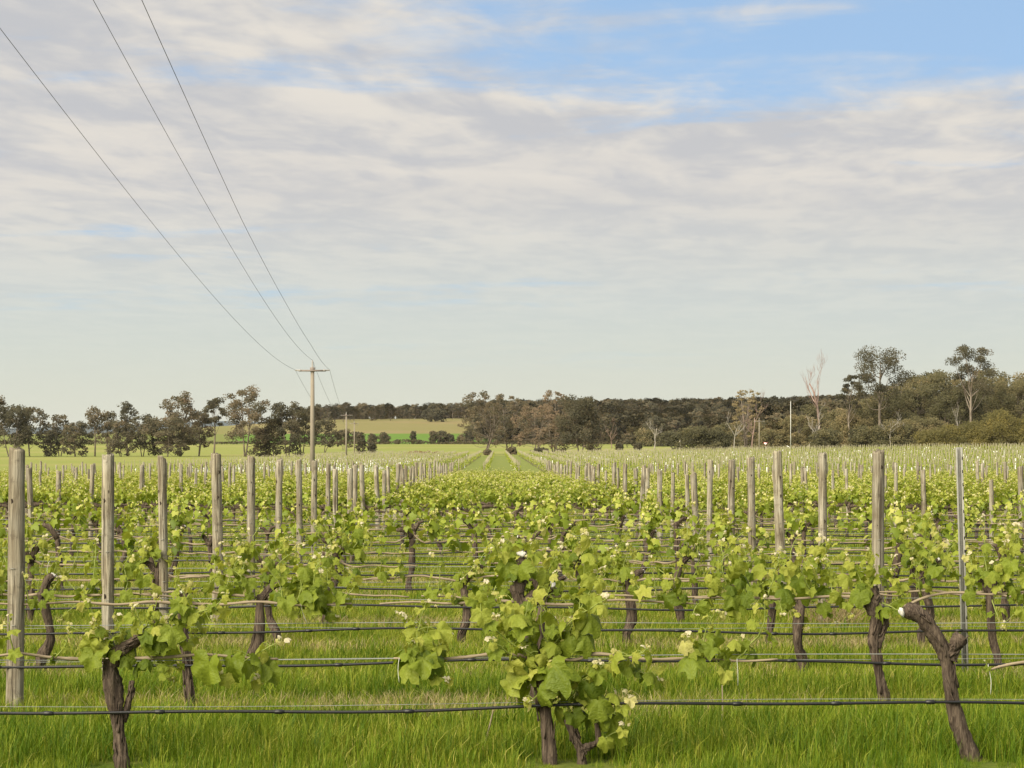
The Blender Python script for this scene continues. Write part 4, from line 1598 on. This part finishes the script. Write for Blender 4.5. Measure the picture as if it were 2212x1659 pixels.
for a in [(1046, 575, 843, 128, 'sparse', 'thin reddish-brown gum with leaning pale trunk, left end of middle group'),
          (1100, 585, 852, 96, 'sparse', 'brown open gum behind the end of the grass lane'),
          (1158, 572, 872, 108, 'sparse', 'twisted brown wide gum right of the grass lane'),
          (1197, 590, 842, 82, 'sparse', 'tall gum with tuft top, highest of the middle group'),
          (1254, 566, 850, 118, 'dense', 'dense olive-green gum with short dark forked trunk, right of middle group')]:
    place(*a, group='tall gums of the middle group')
place(940, 1330, 880, 62, 'spread', 'lone spreading tree on the golden hillside')
for k, (px, d, tp, w, lab) in enumerate([(1053, 556, 972, 14, 'small dark bush at the foot of the leaning gum'), (1106, 562, 966, 20, 'dark bush right of the lane end'),
                                         (1168, 556, 966, 34, 'low tangled bush under the twisted brown gum'), (1206, 560, 971, 16, 'tiny bush in front of the tuft-topped gum'), (1338, 600, 958, 12, 'little dark bush right of the dense olive gum'),
                                         (1378, 600, 957, 14, 'little dark bush left of the small white dead tree'), (1356, 720, 935, 30, 'green rounded shrub at the wood edge behind the pale field')]):
    place(px, d, tp, w * 1.2, 'gum', lab, 'small bushes near the lane end', name='bush', cat='bush')
# right-hand wood: individual trees in front of the range
RW = 'trees of the right-hand wood'
wood_list = [(1400, 760, 925, 60, 'bush'), (1450, 740, 930, 50, 'bush'), (1500, 520, 918, 74, 'bush'), (1548, 520, 925, 60, 'bush'), (1612, 525, 846, 62, 'sparse'), (1640, 560, 905, 80, 'dense'), (1664, 500, 925, 60, 'bush'),
             (1725, 500, 893, 70, 'dense'), (1760, 510, 872, 84, 'dense'), (1806, 500, 882, 90, 'gum'), (1846, 490, 888, 90, 'dense'), (1868, 520, 862, 90, 'gum'), (1922, 495, 852, 106, 'dense'), (1964, 515, 830, 90, 'gum'),
             (1988, 500, 838, 100, 'dense'), (2030, 510, 808, 100, 'gum'), (2062, 490, 842, 100, 'dense'), (2108, 505, 818, 100, 'dense'), (2150, 515, 830, 100, 'gum'), (2190, 490, 826, 110, 'dense'), (2230, 500, 815, 110, 'gum'), (1700, 560, 905, 90, 'dense'), (1580, 580, 912, 80, 'dense'),
             (2260, 480, 850, 100, 'dense'), (1785, 470, 925, 70, 'dense'), (1885, 465, 915, 90, 'dense'), (1915, 530, 838, 90, 'gum'), (1962, 525, 818, 84, 'gum'), (2012, 530, 802, 96, 'gum'), (2072, 522, 818, 80, 'gum'), (2132, 525, 800, 90, 'gum'), (2186, 522, 812, 96, 'gum'), (1950, 465, 905, 100, 'dense'), (2000, 470, 900, 90, 'dense')]
wood_list.sort(key=lambda v: v[0])
wcount = {}
for k, a in enumerate(wood_list):
    if a[0] < 1600:
        lab = 'low brownish tree at the left end of the right-hand wood'
        grp = RW + ', left end'
    elif a[2] < 850:
        lab = 'high brown-olive gum in the skyline of the right-hand wood'
        grp = RW + ', skyline'
    else:
        lab = 'brown-olive tree in the front of the right-hand wood'
        grp = RW + ', front'
    kk = wcount.get(grp, 0)
    wcount[grp] = kk + 1
    place(a[0], a[1], a[2] - (6 if a[2] < 870 else 0), a[3] * 1.2, a[4], lab + (f', {ORD[kk]} from the left' if kk < len(ORD) else ''), grp, leafmat=M_WOOD)
place(1902, 480, 744, 150, 'umbrella', 'tall flat-topped gum towering over the right-hand wood', seed=5, leaf=.30)
place(1838, 486, 805, 60, 'umbrella', 'thin leaning gum with a small tuft, left of the flat-topped gum', seed=9, leaf=.28)
place(2102, 480, 740, 118, 'umbrella', 'tall gum with two tufts near the right edge of the wood', seed=14, leaf=.28)
WT = 'golden wattles at the wood edge'
for a in [(2062, 455, 912, 112, 'bush', 'rounded olive shrub, left of the golden shrubs at the wood edge'), (2112, 452, 905, 104, 'bush', 'olive-gold shrub in the middle of the shrubs at the wood edge'),
          (2164, 448, 884, 112, 'bush', 'tallest golden-topped shrub at the right edge'), (2222, 446, 894, 100, 'bush', 'golden shrub cut by the right edge'), (2010, 458, 925, 90, 'bush', 'low olive shrub under the tall gums, left of the golden shrubs')]:
    place(*a, group=WT, leafmat=M_WATTLE, name='wattle_shrub', cat='shrub', leaf=.26)
# dead trees
place(1775, 498, 750, 84, 'dead', 'tall reddish leafless tree standing against the sky on the right', bark=M_REDBARK, name='dead_tree', seed=31)
place(1585, 505, 886, 62, 'dead', 'bleached white dead tree in front of the right-hand wood', name='dead_tree', seed=33)
place(1413, 640, 905, 40, 'dead', 'small white dead tree right of the dense olive gum', name='dead_tree', seed=37)
place(1322, 700, 902, 34, 'dead', 'thin grey dead tree at the edge of the far wood', name='dead_tree', seed=41, bark=M_REDBARK)
place(1625, 520, 840, 70, 'dead', 'bare twiggy tree top above the left end of the right-hand wood', name='dead_tree', seed=45, bark=M_REDBARK)
place(1926, 462, 884, 60, 'dead', 'pale forked bare trunk in front of the right-hand wood', name='dead_tree', seed=52)
place(1745, 478, 868, 70, 'dead', 'grey twisted bare tree just right of the white mast', name='dead_tree', seed=55)
place(2075, 456, 868, 40, 'dead', 'thin pale bare stems above the golden shrubs', name='dead_tree', seed=58)
# trees along the golden ridge
rr0 = [tree_geo(np.random.default_rng(700 + k), 10.0, w_, kd, .62) for k, (w_, kd) in enumerate(((9, 'gum'), (8, 'dense'), (7, 'gum'), (9, 'dense'), (8, 'tall')))]
ridge_mesh = [(a.mesh('trunk', M_GUMBARK), b.mesh('crown', M_GUM, tint=True)) for a, b in rr0]
for k in range(74):
    px = 664 + k * 4.9 + prng.normal(0, 3)
    y = 1500 + prng.uniform(-50, 60) + (0 if k % 3 else -60)
    x = X(px, y)
    k2 = int(prng.integers(0, 5))
    root = thing('ridge_tree', (x, y, gz(x, y)), 'small dark tree in the line along the golden hilltop', 'tree', 'trees along the golden hilltop')
    s = prng.uniform(.65, 1.12) * (1.35 if k in (24, 25, 27) else 1)
    root.scale = (s * 1.1, s * 1.1, s)
    root.rotation_euler = (0, 0, prng.uniform(0, 6))
    link('trunk', ridge_mesh[k2][0], root)
    link('crown', ridge_mesh[k2][1], root)
# shrubs in the green strip
for k, (px, tp, w) in enumerate([(772, 932, 34), (805, 936, 26), (830, 934, 30), (858, 950, 10), (893, 931, 18), (906, 951, 10), (935, 930, 20), (955, 929, 32), (972, 936, 24), (996, 938, 22), (1012, 930, 30)]):
    place(px, 925, tp, w, 'bush', f'small grey-green tree along the foot of the bright green field, {ORD[k]} from the left', 'small trees along the green field', name='field_tree', leaf=.5)

# forest masses
fr = np.random.default_rng(64)
fprotos = []
for k, (w_, kd) in enumerate(((9, 'dense'), (8, 'gum'), (10, 'dense'), (8, 'bush'), (9, 'gum'))):
    a, b = tree_geo(np.random.default_rng(800 + k), 11.0, w_, kd, .8)
    gm = Geo()
    gm.add(np.concatenate(b.V), b.F, 0, np.concatenate(b.T))
    gm.add(np.concatenate(a.V), a.F, 1)
    fprotos.append(gm.mesh('forest', [M_GUM, M_GUMBARK], tint=True))
fp = []
for y in np.arange(905, 2250, 13):
    u = np.arange(-.006 if y > 960 else .02, .34, 8.5 / y)
    u = u + fr.normal(0, 3.0 / y, len(u))
    xx = u * y
    yy = y + fr.normal(0, 5, len(u))
    if y < 960:
        keep = fr.random(len(u)) < .8
        xx, yy = xx[keep], yy[keep]
    fp.append(np.column_stack([xx, yy]))
# backing of the left golden hill ridge
for y in np.arange(1535, 1800, 14):
    u = np.arange(-.083, 0.0, 17.0 / y)
    fp.append(np.column_stack([(u + fr.normal(0, 3.0 / y, len(u))) * y, np.full(len(u), y) + fr.normal(0, 5, len(u))]))
# gums behind the right-hand wood
for y in np.arange(540, 640, 12):
    u = np.arange(.125, .30, 7.0 / y)
    fp.append(np.column_stack([(u + fr.normal(0, 2.0 / y, len(u))) * y, np.full(len(u), y) + fr.normal(0, 4, len(u))]))
fp = np.concatenate(fp)
n = len(fp)
sc_ = fr.uniform(.7, 1.2, n)
instance_cloud('forest', fprotos, np.column_stack([fp, ground(fp[:, 0], fp[:, 1])]), np.column_stack([np.zeros((n, 2)), fr.uniform(0, 6.28, n)]), np.column_stack([sc_, sc_, sc_]), fr.integers(0, 5, n),
               'dark forest covering the distant range on the right', 'forest')
# low scrub belt along the foot of the green field and the wood
hb = np.random.default_rng(65)
n = 9000
u = hb.uniform(-.24, .12, n)
yy = 915 + hb.normal(0, 4, n)
xx = u * yy
hh = (1.1 + .9 * np.sin(xx * .21) * np.sin(xx * .067 + 1)) * hb.random(n) ** .7
A = hb.standard_normal((n, 3, 3))
A /= np.linalg.norm(A, axis=1, keepdims=True)
A *= hb.uniform(.5, .95, n)[:, None, None]
V, Fq = scatter(np.array([[-.5, 0, 0], [0, -.4, .1], [.5, 0, 0], [0, .4, .1]]), np.array([[0, 1, 2, 3]]), A, np.column_stack([xx, yy, ground(xx, yy) + hh + .1]))
gb = Geo()
gb.add(V, Fq, 0, np.repeat(np.clip(hb.normal(.35, .15, n), 0, 1), 4))
tag(link('scrub_belt', gb.mesh('scrub_belt', M_GUM, tint=True)), 'low dark scrub lining the foot of the green field', 'scrub', kind='stuff')

# ------------------------------------------------------------------ small things in the distance
bq = np.random.default_rng(91)
x0, x1, y0 = X(884, 552), X(992, 552), 552.0
root = thing('brush_pile', ((x0 + x1) / 2, y0, gz((x0 + x1) / 2, y0)), 'long low pile of rusty brown brush at the back of the young vineyard', 'brush pile')
gb = Geo()
for k in range(420):
    cx = bq.uniform(-.5, .5) * (x1 - x0)
    hmax = .95 if cx < 0.02 * (x1 - x0) else .45
    p = np.array([cx, bq.normal(0, .8), bq.random() * hmax])
    a = bq.normal(0, .5)
    dv = np.array([math.cos(a), math.sin(a), bq.normal(0, .25)]) * bq.uniform(.5, 1.4)
    V, Fs = tube([p - dv, p, p + dv], [.05, .06, .03], 4, True)
    gb.add(V, Fs)
so = link('brush', gb.mesh('brush', M_RUST), root)
so['kind'] = 'stuff'

x, y = X(1708, 470), 470.0
z0 = gz(x, y)
H = CAM_H - (867 - VY) / F * y - z0
root = thing('white_mast', (x, y, z0), 'thin tall white mast standing before the right-hand wood', 'mast')
gb = Geo()
V, Fs = tube([[0, 0, -.3], [0, 0, H * .5], [0, 0, H]], [.075, .065, .05], 8)
gb.add(V, Fs)
link('shaft', gb.mesh('shaft', M_TUBE), root)
gb = Geo()
V, Fs = tube([[0, 0, H], [0, 0, H + .08], [0, 0, H + .16]], [.09, .1, .04], 8)
gb.add(V, Fs)
link('cap', gb.mesh('cap', M_STEEL), root)
gb = Geo()
V, Fs = tube([[0, 0, .6], [-.35, 0, 1.1], [-.8, 0, 1.35]], [.07, .07, .09], 6)
gb.add(V, Fs)
link('bracket', gb.mesh('bracket', M_WHITE), root)
pole(1640, 480.0, 903, 0, 'lone wooden power pole before the right-hand wood, left of the white mast', w=.12)

x, y = X(1654, 466), 466.0
z0 = gz(x, y)
root = thing('give_way_sign', (x, y, z0), 'tiny white triangular road sign at the wood edge on the right', 'road sign')
gb = Geo()
V, Fs = tube([[0, 0, -.2], [0, 0, 2.2]], .05, 6)
gb.add(V, Fs)
link('sign_post', gb.mesh('sign_post', M_STEEL), root)
for nm, m_, s, yo in (('border', M_RED, 1.0, 0.0), ('panel', M_WHITE, .74, -.012)):
    gb = Geo()
    t3 = np.array([[-.5, 0, .3], [.5, 0, .3], [0, 0, -.5]]) * s
    V = np.concatenate([t3 + np.array([0, -.06 + yo, 1.95]), t3 + np.array([0, -.05 + yo, 1.95])])
    gb.add(V, [np.array([[0, 2, 1], [3, 4, 5]]), np.array([[0, 1, 4, 3], [1, 2, 5, 4], [2, 0, 3, 5]])])
    link(nm, gb.mesh(nm, m_), root)
x, y = X(1468, 560), 560.0
root = thing('tree_stump', (x, y, gz(x, y)), 'broken grey tree stump at the edge of the pale field on the right', 'stump')
gb = Geo()
V, Fs = tube([[0, 0, -.2], [.1, 0, 1.2], [.15, 0, 2.6], [.3, 0, 3.4]], [.36, .28, .25, .12], 9, True, bq, .1)
gb.add(V, Fs)
link('trunk', gb.mesh('trunk', M_DEADBARK), root)
gb = Geo()
V, Fs = tube([[.1, 0, .5], [.6, 0, 1.0], [1.1, 0, 1.9]], [.2, .16, .07], 7, True, bq, .1)
gb.add(V, Fs)
link('limb', gb.mesh('limb', M_DEADBARK), root)

# ------------------------------------------------------------------ small things near the camera
M_TIE = simple_mat('white_tie', (.55, .55, .48), 0.6, 0.3, 0.05)
for px, py, r, ln_, lab in ((862, 1424, 0, 50, 'white tie hanging from the front wire, left of the big middle vine'), (1592, 1426, 0, 55, 'white tie hanging from the front wire, right of the big middle vine'),
                            (650, 1304, 1, 40, 'white tie hanging from the second wire at left'), (2135, 1440, 0, 60, 'pale tie hanging at the end of the bare cane at right'), (105, 1216, 2, 38, 'white tie hanging from the wire near the left post')):
    a_ = P(px, py, row_y(r, X(px, row_d[r])) - .015)
    b_ = P(px + bq.normal(0, 8), py + ln_, row_y(r, X(px, row_d[r])) - .02)
    gb = Geo()
    V, Fs = tube(smooth_path([a_ + np.array([.006, .03, .01]), a_, (a_ + b_) / 2 + np.array([bq.normal(0, .008), 0, 0]), b_], 9), .0018, 5)
    gb.add(V, Fs)
    tag(link('vine_tie', gb.mesh('vine_tie', M_TIE, smooth=True)), lab, 'tie', 'white ties on the front wires')
for px, py0, py1, d, lab in ((1558, 1530, 1480, 13.6, 'short dry stick poking out of the grass right of the middle vine'), (1040, 1590, 1530, 12.9, 'thin dry twig leaning in the grass left of the middle vine')):
    a_, b_ = P(px, py0, d), P(px + (2 if px > 1500 else 26), py1, d)
    a_[2] = gz(a_[0], d) - .02
    gb = Geo()
    V, Fs = tube(smooth_path([a_, (a_ + b_) / 2 + np.array([.006, 0, 0]), b_], 7), [.006, .006, .0055, .005, .0045, .004, .003], 6)
    gb.add(V, Fs)
    tag(link('dry_stick', gb.mesh('dry_stick', M_CANE, smooth=True)), lab, 'stick', 'dry sticks in the grass')
d = row_d[4]
x = X(1800, d)
root = thing('dry_brush', (x, d - .15, gz(x, d)), 'tuft of pale dry weed stalks at the foot of the second right post', 'dry weeds')
gb = Geo()
for k in range(150):
    b0 = np.array([bq.normal(0, .16), bq.normal(0, .1), -.02])
    tp = b0 + np.array([bq.normal(0, .16), bq.normal(0, .1), bq.uniform(.15, .46)])
    V, Fs = tube([b0, (b0 + tp) / 2 + bq.normal(0, .02, 3), tp], [.0035, .003, .002], 4, False)
    gb.add(V, Fs, 0, bq.uniform(0, 1))
so = link('stalks', gb.mesh('stalks', M_DRY, tint=True), root)
so['kind'] = 'stuff'

# ------------------------------------------------------------------ the air: a thin even haze round the whole place
M_HAZE, N = new_mat('haze')
pv = N.n('ShaderNodeVolumePrincipled')
pv.inputs['Color'].default_value = (.86, .90, .96, 1)
pv.inputs['Density'].default_value = 1.6e-5
ov_ = N.n('ShaderNodeOutputMaterial')
N.t.links.new(pv.outputs[0], ov_.inputs['Volume'])
gh = Geo()
gh.add(*boxgeo((0, 6700, 57), (34000, 15000, 170)))
tag(link('haze', gh.mesh('haze', M_HAZE)), kind='stuff')

print('objects', len(bpy.data.objects), 'ground min', GZ.min(), GZ.max())
